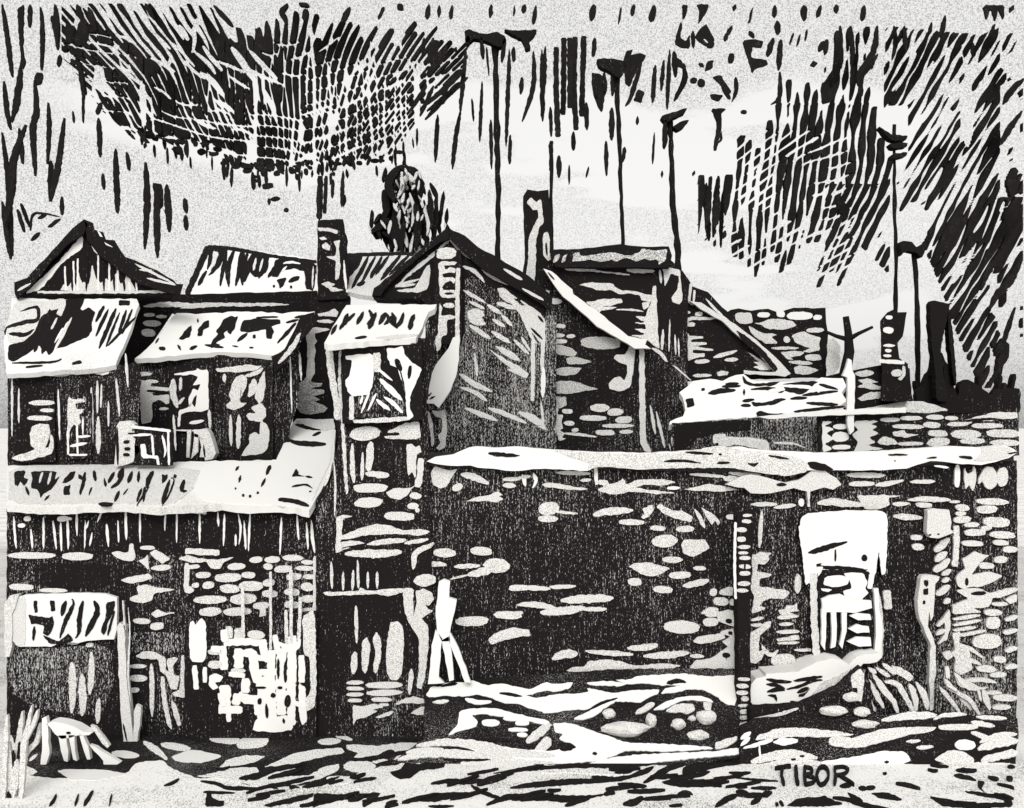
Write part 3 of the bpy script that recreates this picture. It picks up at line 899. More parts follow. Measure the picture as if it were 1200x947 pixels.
pil = wall(front(23.1), "864 604 885 598 886 604 882 640 880 660 879 720 880 800 878 884 862 888 866 800 864 700", 'k', """
np 866 740 878 740 878 880 866 880
wb3 862 612 861 660 862 702
ge 876 604 6 1.8/875 611 5.5 2.6/869 621 6 3/869 632 5.5 3/872 641 8 2.2/871 648 5.5 2/873 654 6.5 2.6/873 664 7 2.6/873 672 6.5 2.6/872 684 8 2.6/870 692 7.5 2.2
ke 873 664 1.2 4
ge 872 796 7.5 2/870 804 7 3/870 812 6.5 2.8/873 819 5 3/871 827 6 2/872 834 5.5 2.8/872 841 5.5 2.6
gs5 858 844 866 850 878 846
gs6 859 858 868 860 876 854""", .45)
single('stone_pillar', pil, 'tall dark pillar with short pale rungs dividing the long black wall', 'pillar')

lan = wall(front(23.4), "1079 678 1082 674 1096 675 1101 676 1100 680 1096 684 1095 700 1094 722 1091 728 1089 716 1088 734 1094 748 1096 756 1092 758 1086 745 1078 726 1075 705", 'g', """
kp 1083 680 1088 680 1088 686 1086 688 1083 685
kp 1082 691 1088 689 1088 697 1082 697
ke 1083 706 1.5 2.5""", .2)
lps = wall(front(23.42), "1090 752 1097 756 1097 790 1095 800 1094 832 1090 833 1089 800 1090 780", 'g', '', .12)
thing('lamp_post', 'pale slim lamp post with small dark panes, right of the white doorway', 'lamp post', [('lantern', lan), ('post', lps)])

def fern(txt, Y, label):
    m = MB().solid(txt, Y, .06, .12)
    single('fern', m, label, 'plant', 'ferns at the wall foot')
fern("""gs6 1018 796 1026 812 1036 830;gs7 1023 790 1036 808 1048 824 1053 840;gs7 1037 799 1052 802 1063 820 1070 833;gs7 1066 802 1072 816 1074 833
gs7 1074 800 1083 815 1087 832;gs5 1015 814 1026 834;gs6 1035 778 1050 790;gs5 1027 783 1043 793;gs5 1018 783 1027 789;gs6 1066 832 1075 830
gp 1045 780 1055 782 1066 788 1071 794 1066 799 1056 792 1050 790""", 22.9, 'fern of curling pale fronds between the white step and the lamp post')
fern("""gs5 1101 805 1114 820 1126 837;gs5 1112 808 1126 814 1138 822 1151 843;gs6 1125 819 1133 824 1139 832;gs5 1107 796 1114 804 1123 811;gb5 1110 781 1111 795;gs5 1119 789 1128 800 1137 809""", 22.9, 'fern of thin pale fronds to the right of the lamp post')

# ================================================================== NARROW HOUSE
nh = front(23.9)
nwall = wall(nh, "380 402 440 398 498 396 512 380 505 440 500 470 503 545 506 640 506 866 370 866 370 600 388 560 396 520 394 470", 'n', """
kp 382 402 500 396 500 420 480 404 400 408 388 420
gb8 385 406 389 440 394 470 396 492
gp 397 412 400 410 399 445 402 480 405 520 408 578 405 580 402 540 399 490 396 450
ge 484 411 5 11.5
gs4.5 419 410 435 408 451 407
ge 428 508 18.5 8
gp 455 505 466 500 474 496 492 494 493 515 452 514 450 511 468 510 468 507 454 507
gs5.5 413 520 413 545 415 566
gp 430 522 434 517 438 520 438 535 435 550 432 554 428 548
gs4 425 530 424 563
gs8 428 555 440 556 456 557
gp 476 521 482 520 487 524 492 522 494 530 488 533 487 562 483 553 478 558
gb7.5 493 537 492 556 489 571
gp 488 568 480 572 462 572 452 577 456 583 468 586 478 580 482 573
ge 434 572 19 5.6/432 589 16.5 6/487 581 7 4/484 593 6.5 4/489 598 3 2.6/468 605 18.5 5 4
gs2.5 391 540 393 570 392 605
gs3 388 545 384 560 380 570
gp 394 606 402 603 414 605 402 608 400 628 410 624 424 618 440 614 456 616 474 622 492 620 505 623 492 628 474 626 452 626 430 627 412 631 400 632 398 636 412 633 430 637 402 641 400 644 411 641 398 647 393 648 394 626
gs6.5 430 638 450 635 476 633
gs5 474 637 490 634 502 632
gs10 404 649 440 649 471 647
gp 482 662 482 650 488 643 500 638 509 635 506 641 496 646 489 651 487 664 484 668
gs3.5 388 658 389 690/402 670 402 692/414 668 413 692/419 656 420 690/431 670 431 690/442 670 442 690
gp 378 694 420 693 422 688 430 693 460 690 486 689 470 695 456 699 440 696 400 698 382 698
gs4.5 417 710 418 754
gp 457 730 466 728 472 734 474 750 471 788 466 797 458 797 453 788 452 762
gp 436 748 441 740 446 748 447 770 441 790 437 786 440 765
gp 424 752 430 746 434 756 432 780 428 790 424 784
gs8 416 764 415 776 414 790
gp 472 691 485 690 484 708 484 724 488 708 487 692 492 692 495 690 506 694 509 703 503 710 498 708 502 714 508 716 498 722 494 725 502 734 502 758 498 796 494 808 488 806 491 780 491 748 484 738 478 728 473 712
ge 498 680 12.5 7.5
gs6 482 784 481 798 480 814
ge 416 800 10 2.4/416 807 10 2.4/416 814 9.5 2.4/416 821 8 2.2/450 803 20.5 4/450 812 21 3.6/447 820 13 2.5/450 826 6 1.8
gp 413 826 424 828 440 825 450 829 436 832 443 834 428 841 418 843 414 850
gs4 441 841 452 838 461 834
gp 462 826 474 819 486 816 506 822 492 825 476 824
gp 480 836 494 828 510 829 518 831 506 836 490 838""", .9, -.06)
nr = slope(357, 26.2, 405, 23.2)
nroof = sheet(nr, "406 357 450 357 512 357 510 362 502 366 498 376 492 390 487 397 440 399 384 404 380 402 390 384", 'w', """
ks5 408 367 400 384/426 365 418 380
ks4.5 416 367 402 380 398 386
ks4 433 363 436 372 430 380/395 380 388 392
ks6 441 366 436 376 432 385/452 366 444 380
ks5 452 366 456 374 450 380/473 366 470 376 464 383
ks5.5 459 366 463 376 456 374 466 384
ks6.5 486 368 482 376 480 386
ks3 416 396 430 394
gs4 440 396 470 394 490 392
ke 433 364 1.3 1.5""", .12)
nwin = wall(front(23.7), "401 404 494 402 496 492 401 497", 'k', '', .1, -.05)
nwin_f = MB().marks(front(23.7), """
hp 428 448 445 436 474 470 474 488 416 490 416 470
wp 405 417 437 414 438 435 437 450 432 462 414 465 408 460 404 446 410 440 412 428 412 422 405 421
gp 437 414 446 413 446 436 438 436
gb5.5 412 464 412 492
gp 413 492 440 490 478 488 478 493 450 495 416 496
wp 453 408 464 408 472 405 474 416 482 424 494 432 491 442 485 454 481 464 480 478 485 488 478 493 476 476 474 450 471 438 464 430 458 428 454 420
ke 467 428 3.5 8 -20/480 436 2.5 8 5
wp 466 432 470 440 475 462 472 450
ws3.5 443 432 452 440 460 446
ws7 445 444 456 455 471 469
ws5 441 468 448 474 457 481/450 465 461 473 472 484
ws3 433 460 423 484/441 461 431 481/425 463 422 474""", 3)
thing('narrow_house', 'tall narrow stone house with a small white roof and a bright lattice window', 'house', [('wall', nwall), ('roof', nroof), ('window', nwin, [('frame', nwin_f)])])

P2 = front(23.3)
stem = wall(P2, "514 682 520 679 527 681 526 700 535 703 533 716 528 734 526 752 518 752 512 740 510 720", 'w', '', .15)
lg = [wall(P2, o, 'w', '', .12) for o in ("510 738 518 748 516 770 514 794 520 800 502 802 504 780 506 756", "518 750 526 746 530 770 532 797 527 798 522 776", "527 740 534 752 546 782 552 800 545 800 536 776 528 756")]
thing('wooden_prop', 'bright white wooden prop with splayed legs, at the right corner of the narrow house', 'prop', [('post', stem)] + [('leg', q) for q in lg])
# ================================================================== LOWER HOUSE (left front)
aw = slope(545, 26, 600, 23.3)
awn = sheet(aw, "8 546 60 544 122 542 140 545 245 540 323 539 332 520 344 495 348 491 390 491 394 505 390 540 380 568 366 592 362 598 345 594 320 592 285 594 260 590 215 594 188 595 140 592 104 593 60 595 8 592", 'roofpaper', """
gp 10 547 120 544 200 546 240 552 225 575 200 592 140 590 10 591
wp 240 542 323 541 334 520 346 494 390 500 388 540 362 594 240 588 225 575
kp 16 552 30 551 28 560 34 562 28 570 24 564 18 570
kp 36 552 67 552 64 562 70 558 66 566 60 574 52 578 48 584 44 574 36 572 38 562
gs3 50 553 46 566/60 553 56 568
kp 72 566 82 553 89 552 86 560 78 566
ks4 82 568 76 580/96 568 94 580/24 556 20 570
kp 75 570 82 569 82 580 74 580
ks5 92 556 96 562/100 553 97 568 94 578/110 551 112 564
ks5 145 550 140 564 130 572/134 553 127 566/155 552 150 566/145 548 138 560
ks4 163 552 162 565/166 572 160 588/170 570 168 588/140 575 134 588
ks6 180 552 174 562 172 572/190 556 194 562
ks5 190 566 196 556/199 562 190 590/204 556 206 560
ks2 200 560 204 562 198 580 190 592/175 570 160 592/150 572 144 580/108 570 104 580
ks5 216 562 213 574 219 575
ks3 30 570 34 580/58 580 52 586/122 560 124 570
kp 114 590 124 588 134 590 124 593
ks4.5 317 545 312 556
ks3 311 560 306 570/280 546 276 551/282 557 280 565
kp 343 556 347 549 350 553 349 556 358 558 342 558
ks2 342 570 352 568 360 568 366 572/358 558 366 559/362 576 365 575
ks5 328 585 345 587 362 592
ke 330 585 4 2
ks5 346 497 360 500 377 503
ks6 339 515 350 519 382 520
ks3 366 510 376 506
ke 285 580 1.5 1.5/293 581 1.5 1.5/302 577 1.3 1.3/276 572 1 1
gp 345 492 390 491 393 502 380 505 360 499""", .15)
lo = wall(front(24), "8 592 60 594 110 592 160 594 190 590 215 596 300 594 362 596 388 570 380 600 374 610 374 866 8 880", 'n', """
kp 200 595 374 598 374 650 10 650 10 598
np 10 600 120 598 120 646 10 646;np 214 604 366 604 366 645 214 645
kp 40 660 130 660 125 690 40 688
hp 12 762 130 755 134 800 120 840 40 830 12 810
hp 150 740 215 742 216 765 150 765
ws2.8 16 605 17 622 19 643/36 620 38 643/51 606 51 643/62 610 66 644/71 612 72 646/79 605 80 644/90 597 90 628
ws2.2 100 610 99 643/104 610 101 620/108 624 105 640/122 592 114 612/138 610 139 636/164 594 164 636/194 600 193 622/207 598 207 636
ws3.2 125 614 127 641/147 596 148 633
ws2.6 234 602 234 637/255 600 256 617/263 602 262 640/279 602 282 620 280 638/286 610 288 644/293 600 291 646/276 626 276 640
ws2.6 330 606 328 650/348 604 350 633/359 612 361 644
ws3.6 365 610 366 630 369 648
we 25 616 5 2.4/32 608 4.5 3/73 608 6 3.4/81 608 3 2
gs6 201 594 216 596 242 602
gs2.5 375 598 372 610
ge 37 651 27 4.2/91 652 19.5 4.4
gp 130 648 138 646 150 648 152 637 156 637 159 656 150 658 138 654
ge 25 688 14 3.8/62 692 16 2.6
ge 173 642 8.5 2.6
gp 162 657 170 654 173 650 174 660 174 668 168 662
gp 175 648 182 644 190 648 200 655 190 661 184 656
gs7 177 666 200 665
gp 141 680 152 676 164 674 174 672 179 678 166 682 150 684
gp 160 687 170 685 184 689 206 691 190 694 180 696 178 704 166 707 152 704 152 700 162 697
gp 177 720 184 714 194 718 206 718 190 722 182 724
ge 166 728 10 3.4/184 734 7.5 4.6
gp 158 769 168 763 184 765 194 771 194 786 202 790 206 800 208 808 200 808 195 792 187 786 186 773 168 772
gp 195 773 204 770 209 772 203 780 204 792 211 792 208 806 200 806 198 790
ge 161 781 10 2.5/162 795 10 4/157 809 6.5 2.8
gs6 177 778 178 806 178 840
gp 188 793 192 793 195 820 202 856 196 850 190 825
gp 200 820 206 826 213 850 208 851 204 840
gp 212 769 219 767 222 790 223 814 214 818 204 816 201 812 211 808
gs9 84 776 85 812 84 836
gs9 96 790 97 820 96 839
gs7 107 764 107 790 105 814
gs6 116 818 115 832 114 848
ge 105 756 5 2.5/86 752 8 3.6
gs6 224 800 227 818 228 840
gs5 234 804 235 836/243 824 244 842/253 808 252 842
gb7 217 646 257 648
gp 208 655 220 650 230 654 252 656 275 653 262 659 258 667 246 666 242 658 224 660
gb6 219 660 218 690
gp 216 688 224 687 228 692 222 696 216 694
gs5 218 665 234 664
ge 277 664 10.5 4/300 656 8 3.6/319 656 9 4.2/343 654 12.5 3.4/314 664 5.5 3.6/332 667 10 4.4/360 659 7.5 2.6/357 666 11 3/238 674 8.5 3.6/267 677 15 5.2/291 674 8.5 3.6/344 676 8.5 4.2/363 676 7.5 3/229 686 4.5 3/244 686 7 4.2/269 690 11.5 5
ge 294 687 13.5 6/315 683 7.5 4/342 694 8.5 4.2/360 688 8 5/246 703 18.5 5/285 702 16 6/316 696 9 4.4/342 709 8.5 4.2/361 702 8.5 4.2/246 717 13.5 5/278 717 15.5 5.2/306 710 9 4.4/361 717 8.5 5/334 724 11.5 4.2/297 732 12 6/361 728 7.5 4.2
gb7 308 712 307 732
gp 371 650 386 649 380 653 371 655
gb5.5 370 652 369 722""", .7, -.3)
cw = wall(front(23.85), "14 702 30 697 60 696 100 695 124 696 137 700 137 738 133 749 112 750 92 753 75 753 60 758 22 758 14 750", 'w', '', .12)
cw_f = MB().marks(front(23.85), """
gp 14 704 30 698 30 756 20 757 14 750
kp 39 704 43 704 44 718 40 718/kp 58 704 64 704 65 716 60 717
kp 33 720 40 722 50 723 58 724 62 722 63 734 56 746 50 742 52 734 42 731 36 732
ks4 40 734 39 751
kp 50 744 56 747 68 752 76 746 80 742 86 751 76 755 58 755
ks6 77 704 74 714 72 722
ks5 84 702 86 708 76 730 70 748
ks6 97 704 93 724 92 742 88 748
ks7 110 704 114 716 106 734 100 746
kp 124 706 135 704 133 716 127 728 122 745 118 740 124 722
ks3 134 716 126 745""", 3)
edge = wall(front(23.8), "5 708 12 698 22 696 20 704 14 720 14 758 11 770 5 769", 'g', '', .15)
thing('lower_house', 'dark boarded house at lower left under a long pale awning roof', 'house', [
    ('awning_roof', awn), ('wall', lo), ('window', cw, [('slats', cw_f)]), ('corner_board', edge)])
pq = front(23.5)
pp = wall(pq, "137 735 140 730 146 734 147 770 149 800 153 840 157 874 165 879 150 879 145 872 142 840 139 790", 'g', 'ks2 144 848 149 870', .2)
br = wall(pq, "157 834 160 826 165 828 164 850 161 860 160 876 155 874 157 850", 'g', '', .12)
wr2 = wall(pq, "143 704 145 704 147 738 145 738", 'g', 'gs2 150 712 152 742 150 790 153 822', .06)
thing('porch_post', 'pale leaning post with a short prop, right of the slatted window', 'post', [('post', pp), ('brace', br), ('rail', wr2)])
lat = MB(); lp = front(23.75)
lat.slab(lp, [(216, 738), (240, 730), (371, 716), (371, 866), (216, 866)], 0, 'n', bk(.08))
lat.marks(lp, """
wp 222 730 226 727 229 733 233 727 236 724 241 730 242 768 238 776 226 776 222 770
gb8 268 734 269 748
gb11 280 736 281 756
gb4 284 690 285 748
wb8.5 262 753 290 752 312 754
wb9.8 260 757 263 785
ge 252 764 8 3.6/252 779 9 4.5
wp 245 792 252 789 262 793 258 799 252 800 256 806 250 809 245 804
wb13.4 263 803 264 832
wb9.8 256 832 284 832
wb11.0 279 760 280 783
ge 279 786 8 3
wb11.0 285 765 296 768 298 784 303 800
wb11.0 288 795 287 812
wb9.8 278 813 276 826
wb11.0 278 816 300 820 345 814
wb9.8 318 762 318 790
wp 312 790 318 766 322 790 324 845 312 846 312 812 302 814 302 798
wb9.8 306 800 307 850
wb11.0 331 760 328 790 330 838
wb7.3 304 788 336 788
wb7.3 300 803 340 804
wb9.8 343 745 341 800 342 850
gp 354 722 369 714 371 800 369 828 358 834 356 820 364 812 363 770 356 768
gb4 341 668 341 760
gb3 317 670 317 762
gb4 352 700 350 752
gb4 335 715 336 758
wb7.3 353 768 354 800
wp 350 800 358 806 358 820 360 845 354 850 350 838
wp 326 752 334 755 346 755 352 748 352 758 344 766 334 764
wp 300 842 320 840 344 838 343 855 330 858 296 857
wb8.5 308 752 310 772
wb8 247 760 258 762
wb8 258 812 262 828
wb6 268 790 287 792
wb6 300 770 318 774
wb7 322 744 326 766
wb7 300 816 302 838
wb5 345 770 345 800
wb8 262 738 264 752
wb6 268 834 268 846
wb6 228 780 230 808
wb5 240 782 240 800
wb6 345 824 358 828
ge 300 744 10 5
ks3.5 326 772 326 796
ks3 334 776 334 800
ks3 296 806 312 806
ks4 312 825 313 842/332 842 333 848
ke 320 815 3 3/304 822 2.5 4/337 822 4 7/328 806 3 2""")
single('lattice_screen', lat, 'bright white broken lattice leaning on the stone wall left of the narrow house', 'lattice')

# ================================================================== BANK AND GROUND
bp = slope(895, 21.97, 785, 23.86)
bank = sheet(bp, "497 806 560 795 640 790 720 784 800 783 866 784 868 888 800 896 740 899 640 897 560 900 510 897 460 894 476 880 497 866", 'n', """
wp 499 815 505 804 515 805 522 800 545 800 552 797 570 803 590 801 606 805 622 808 640 799 648 802 672 799 668 806 650 811 640 809 625 813 615 815 630 818 650 814 668 813 690 811 688 806 708 810 718 812 745 809 773 808 772 812 758 818 750 824 738 822 725 822 716 820 700 824 690 831 668 832 640 836 622 830 605 824 590 824 575 817 560 814 545 816 520 815 504 817
ks4 585 812 612 816/516 804 536 801
wp 720 796 735 797 745 793 765 791 800 789 830 793 864 791 866 800 862 826 852 826 840 816 824 808 805 808 790 812 774 813 780 806 800 803 772 803 750 800 735 802
wp 687 800 705 798 724 799 736 801 728 804 692 803
ks6 781 801 796 798 804 800
gs4.5 507 823 526 821
ws6 545 819 560 823 576 822
wp 538 833 552 830 580 830 612 838 642 844 648 851 620 845 600 841 580 839 566 836 552 838 560 845 558 852 540 856 524 862 536 850
wp 538 838 550 838 558 845 552 852 536 854
we 575 847 10 4.2/600 842 10 3/612 847 8.5 3/607 855 11 2.5/612 861 6.5 2.6
gs10 617 870 630 860 645 848
gp 626 880 632 870 640 863 646 866 646 874 638 880
wp 648 848 660 847 674 849 690 855 715 863 732 870 760 871 782 872 830 875 836 877 810 879 780 881 735 879 720 886 700 892 660 895 610 895 560 890 545 884 540 872 560 870 610 878 650 880 668 872 655 866 660 860 650 858
ws8 673 842 690 838 705 828 723 819
ks3.5 690 832 705 824 724 818
wp 765 832 775 825 795 817 820 815 834 820 836 823 820 821 800 820 788 826 776 832
gp 780 833 790 826 800 824 812 825 815 832 806 837 798 834 786 835
gs7 745 836 756 830 767 824
ks4 560 868 580 866 600 869
kp 655 870 668 870 676 876 668 880 656 880
gs12 466 890 510 882 560 886 610 892
gs10 488 874 520 870 552 872 590 876
gs9 560 878 600 882 650 886
gs10 540 894 600 895 660 896
ks3.5 500 878 530 876 556 880/520 889 545 891 575 890
gs7 476 882 500 879 520 878
wp 690 894 720 887 750 884 800 882 840 880 866 876 867 884 820 888 780 892 740 896 700 898
ke 697 883 3 2
gp 838 870 850 866 864 862 864 868 850 876 838 878
gp 824 822 834 824 833 834 826 832""", .6)
structure('bank', bank)
k = 0
for (x, y, rx, ry, fl) in [(714, 837, 8, 6, 1), (732, 855, 27, 10, 1), (763, 845, 6.5, 8.5, 1), (795, 849, 9, 7, 1), (811, 842, 5, 3.4, 1), (828, 841, 12, 9, 1), (818, 862, 13, 6, 1)]:
    k += 1; c = bp.hit(x, y, .03); r = c.y / F
    m = MB().rock(c, (rx * r, ry * r * 1.0, ry * r), 'g', k)
    single('boulder', m, 'pale rounded stone bedded in the dark rubble bank beside the pillar', 'stone', 'stones in the rubble bank')
b2 = slope(896, 21.95, 836, 22.6)
bankr = sheet(b2, "868 850 884 842 930 838 980 832 1010 830 1030 838 1060 835 1100 834 1140 838 1170 836 1192 842 1193 862 1190 900 1100 900 1000 900 900 900 866 896", 'n', """
gp 885 868 888 862 912 853 940 853 975 856 1004 861 975 864 930 863 905 866
wp 905 870 915 864 935 866 935 870 918 874
ws6 868 866 880 858
ws5 868 874 879 864/871 877 888 872 906 867
ge 985 869 13 6.5
gs8 984 872 1010 866 1030 862
gp 1008 862 1035 854 1062 852 1098 852 1090 858 1065 861 1040 868 1010 876 985 876 1000 868
ge 1123 852 22 3.8
gs9 1033 844 1065 839 1098 838
gs5 1094 843 1108 838 1133 837
gs6 1138 846 1166 851
gs4 1062 869 1079 868
gs5 1074 876 1094 875
we 1131 873 11.5 6.5
gp 1090 894 1100 886 1112 879 1128 880 1142 889 1140 900 1120 898 1104 898
gs6 1138 858 1162 866
gs7 1148 870 1170 862 1192 860
gs11 880 893 920 884 958 888
gs9 886 899 930 893 970 897
wp 962 892 1000 887 1036 880 1062 881 1068 892 1050 897 1020 895 1000 902 970 900
gs12 1146 878 1170 870 1193 868
gs12 1150 892 1172 884 1193 882
gs9 1100 899 1140 898 1192 897
ks4 1150 884 1170 880 1190 875
gs5 1144 840 1180 842
ke 940 886 3 1.5/930 890 3 1.5
wb2 890 874 891 890
kp 1070 885 1090 882 1095 890 1110 897 1085 898 1068 895
ks4 1036 893 1042 893""", .5)
structure('rubble_slope', bankr)
for (x, y, rx, ry) in [(998, 817, 9.5, 5.5), (976, 833, 17, 6), (1010, 834, 10, 6), (1013, 849, 16, 5)]:
    k += 1; Y = 22.45; r = Y / F
    m = MB().rock(at(x, y, Y), (rx * r, ry * r, ry * r), 'g', k)
    single('boulder', m, 'pale oval stone on the dark rubble below the white step', 'stone', 'stones below the step')
shelf = wall(front(22.62), "880 832 940 828 985 808 1012 784 1020 800 1026 868 960 874 880 868", 'n', """
kp 884 846 930 842 950 836 930 850 884 852
gp 997 792 1008 783 1013 790 1012 804 1010 822 1006 822 1005 806 998 806
gs4 884 842 910 838 936 830""", .4)
single('rubble_heap', shelf, 'dark heap of rubble under the white step, carrying pale oval stones', 'rubble')

g = MB(); gp = flat(ZG); i = g.mi('ground')
for y0, y1 in ((2, 60), (60, 4000)):
    o = len(g.v); w = 60 if y1 == 60 else 3000
    if y1 == 60: g.v += [Vector((-3000, y0, ZG)), Vector((3000, y0, ZG)), Vector((3000, y1, ZG)), Vector((-3000, y1, ZG))]
    else: g.v += [Vector((-3000, y0, ZG)), Vector((3000, y0, ZG)), Vector((3000, y1, ZG)), Vector((-3000, y1, ZG))]
    g.f.append([o, o + 1, o + 2, o + 3]); g.m.append(i)
g.marks(gp, """
np 9 848 1193 848 1193 862 1160 866 1168 872 1150 874 1148 886 1128 882 1112 893 1092 890 1070 884 1066 896 1048 880 960 880 912 878 872 892 800 898 720 893 640 896 560 890 510 880 480 893 460 890 440 900 400 912 360 920 300 922 260 910 232 912 200 900 190 890 160 893 150 905 120 912 70 912 30 908
we 147 884 16 4.6 8
qs8 168 869 182 878 196 890
qe 206 875 17 4.5 8
wp 200 886 218 880 232 879 262 886 246 892 234 895 206 892
qe 263 866 18 5.5 4/296 870 18.5 7 -4
qp 256 900 266 890 286 885 312 886 300 893 280 897
qp 308 899 322 893 345 882 372 878 400 876 404 882 382 886 350 894 328 897
qe 386 869 13.5 4
qs5 393 862 413 867
qs8 346 860 370 853 406 851
qp 228 910 250 906 268 900 300 899 304 904 296 912 276 913 300 915 320 906 345 896 346 902 330 910 362 909 380 898 398 895 396 904 372 914 344 920 300 922 262 912
qe 421 898 17.5 7.5/398 914 15 5
qp 406 872 440 874 474 870 500 872 484 880 462 886 440 889 414 888 420 882 406 878
qp 412 922 424 912 440 906 458 902 460 908 450 916 430 926
qp 460 892 466 884 480 886 500 878 520 882 520 890 500 894 486 890 470 896
qe 484 898 11 5/505 902 8 3.4/446 892 9 3
wp 66 903 80 901 110 902 120 902 152 907 112 914 82 914
qp 26 895 45 904 38 908 26 910
qp 885 868 888 862 912 853 940 853 975 856 1004 861 975 864 930 863 905 866
wp 905 870 915 864 935 866 935 870 918 874
ws6 838 876 856 868 876 861
ws5 854 877 866 871 879 864/871 877 888 872 906 867
qe 985 869 12 6.5
qs8 984 872 1010 866 1030 862
qp 1008 862 1035 854 1062 852 1098 852 1090 858 1065 861 1040 868 1010 876 985 876 1000 868
qe 1123 852 22 3.8
qs9 1033 844 1065 839 1098 838
qs5 1094 843 1108 838 1133 837
qs6 1138 846 1166 851
qs4 1062 869 1079 868
qs5 1074 876 1094 875
we 1131 873 11.5 6.5
qp 1090 894 1100 886 1112 879 1128 880 1142 889 1140 900 1120 898 1104 898
qs6 1138 858 1162 866
qp 882 888 900 882 925 880 952 881 958 886 935 888 900 890
ks6 280 912 292 911 306 905
ks4.5 235 915 255 918 268 923 310 924
kp 314 918 326 918 322 921 327 925 316 922/kp 337 917 342 921 352 922 340 925
ks5.5 354 922 370 919 382 916 398 910
ks3.5 238 928 275 929
kp 242 927 247 927 248 934 255 938 263 938 262 944 240 945
kp 308 943 330 937 352 932 368 929 366 934 345 940 318 945
kp 368 929 400 931 447 928 440 938 426 946 424 942 432 934 400 937 376 943 366 946
ks5.5 494 875 508 874
ks6 412 891 440 888 470 882 492 880
ks6 514 888 530 885
ks5.5 440 896 456 894 474 892/446 884 462 880
kp 476 893 492 896 508 892 522 893 520 899 506 902 492 902 482 911 468 913 456 905 468 902
ks6 562 884 576 887
ks6.5 505 918 525 915 540 916 569 914
ks5 552 920 568 929 588 936
ks7 570 943 585 937 605 933 640 937
ks8.5 484 935 505 935 525 932 554 930
ks4 452 941 466 938
ks3.5 502 944 512 945 532 944
ks5.5 614 890 640 892
kp 575 906 600 901 622 898 650 896 690 894 720 893 745 886 790 880 838 876 842 884 800 890 765 896 730 900 690 899 640 901 600 905
ks7 598 923 620 920 650 917 690 915 724 914
qs5 634 905 665 903 690 904 730 907
ks6 693 910 720 913 745 908
ks6 720 906 738 902 752 894/740 909 755 904 766 898
ks7 754 917 770 908 786 899 804 895
ks6 776 907 800 911 832 904
kp 774 917 792 910 806 914 822 916 842 921 820 922 800 922
ks6 724 918 740 920 758 921
kp 598 932 618 935 635 930 660 932 690 932 718 929 690 935 660 940 640 937 600 938
ks6 662 944 676 939 692 934
ks8 730 942 742 940 754 934
ks4.5 794 930 804 928 812 931
ks4.5 784 944 800 943
kp 800 899 815 894 832 889 860 890 876 892 862 896 845 898 820 904 800 909
ks6 800 916 824 916 846 921
ks4 854 905 866 906 880 905
ks2.5 858 910 880 913 912 915
ks4 862 922 876 922/880 923 910 923
ks7 838 945 850 937 864 931
ks7 880 942 888 936 892 930/892 932 898 930 905 928
kp 922 944 932 937 945 934 955 934 966 932 978 938 988 941 974 944
kb4 914 938 918 944/910 940 911 944
kp 992 928 1004 932 1012 938 1008 944 1000 938
ks5.5 984 921 998 919/1006 923 1016 924/1014 923 1026 922
kp 1020 929 1036 928 1050 932 1058 937 1046 937 1030 934
ke 1037 906 2.5 1.5
kp 1088 933 1100 935 1120 938 1140 941 1184 940 1186 945 1106 945
kp 1129 927 1140 927 1160 930 1184 933 1187 943 1178 942 1176 936 1152 933
ks5 1118 908 1130 910 1144 914/1120 902 1140 903
kp 1146 914 1154 916 1150 924 1154 928 1146 922
ks4 1090 896 1112 898
ke 1190 857 4 3/1190 869 3 2/1186 883 5 3.4/1185 898 5 2/1183 912 4 3.4
ks3.5 66 930 64 936 58 944
ks3 92 930 88 944
ks4.5 109 926 103 936 98 944
ks2.5 131 930 128 944
ks3.5 210 912 200 918 192 920
qs4 905 894 930 895 955 894
""")
extra = []
for _ in range(60):
    x = R.uniform(236, 1180); y = R.uniform(899, 946)
    if 895 < x < 1010 and 890 < y < 924: continue
    if 880 < x < 1100 and y > 905 and R.random() < .6: continue
    l = R.uniform(12, 46); sl = (-.22 if x < 640 else -.08 if x < 860 else .16) + R.uniform(-.1, .1)
    extra.append("ks%.1f %.1f %.1f %.1f %.1f %.1f %.1f" % (R.uniform(2, 4.2), x, y, x + l * .5, y + sl * l * .5 + R.uniform(-1.5, 1.5), min(1188, x + l), y + sl * l))
g.marks(gp, "\n".join(extra), 250)
# carved letters lying in the pale foreground
g.marks(gp, """
kb2.8 908 899 918 897 927 896
kb3.6 917 898 916 906 919 918
kb4.4 933 896 933 906 935 918
kb3.6 943 896 943 907 944 918
kb2.6 942 897 951 899 951 904 944 906
kb2.6 944 907 954 910 953 915 944 918
kb3.2 960 917 957 908 960 899 966 897 971 904 969 913 963 918 960 917
kb3.4 978 897 979 908 978 918
kb2.4 978 898 988 897 994 900 990 905 979 907
kb2.6 983 907 992 912 1001 918
""", 400)
structure('ground', g)

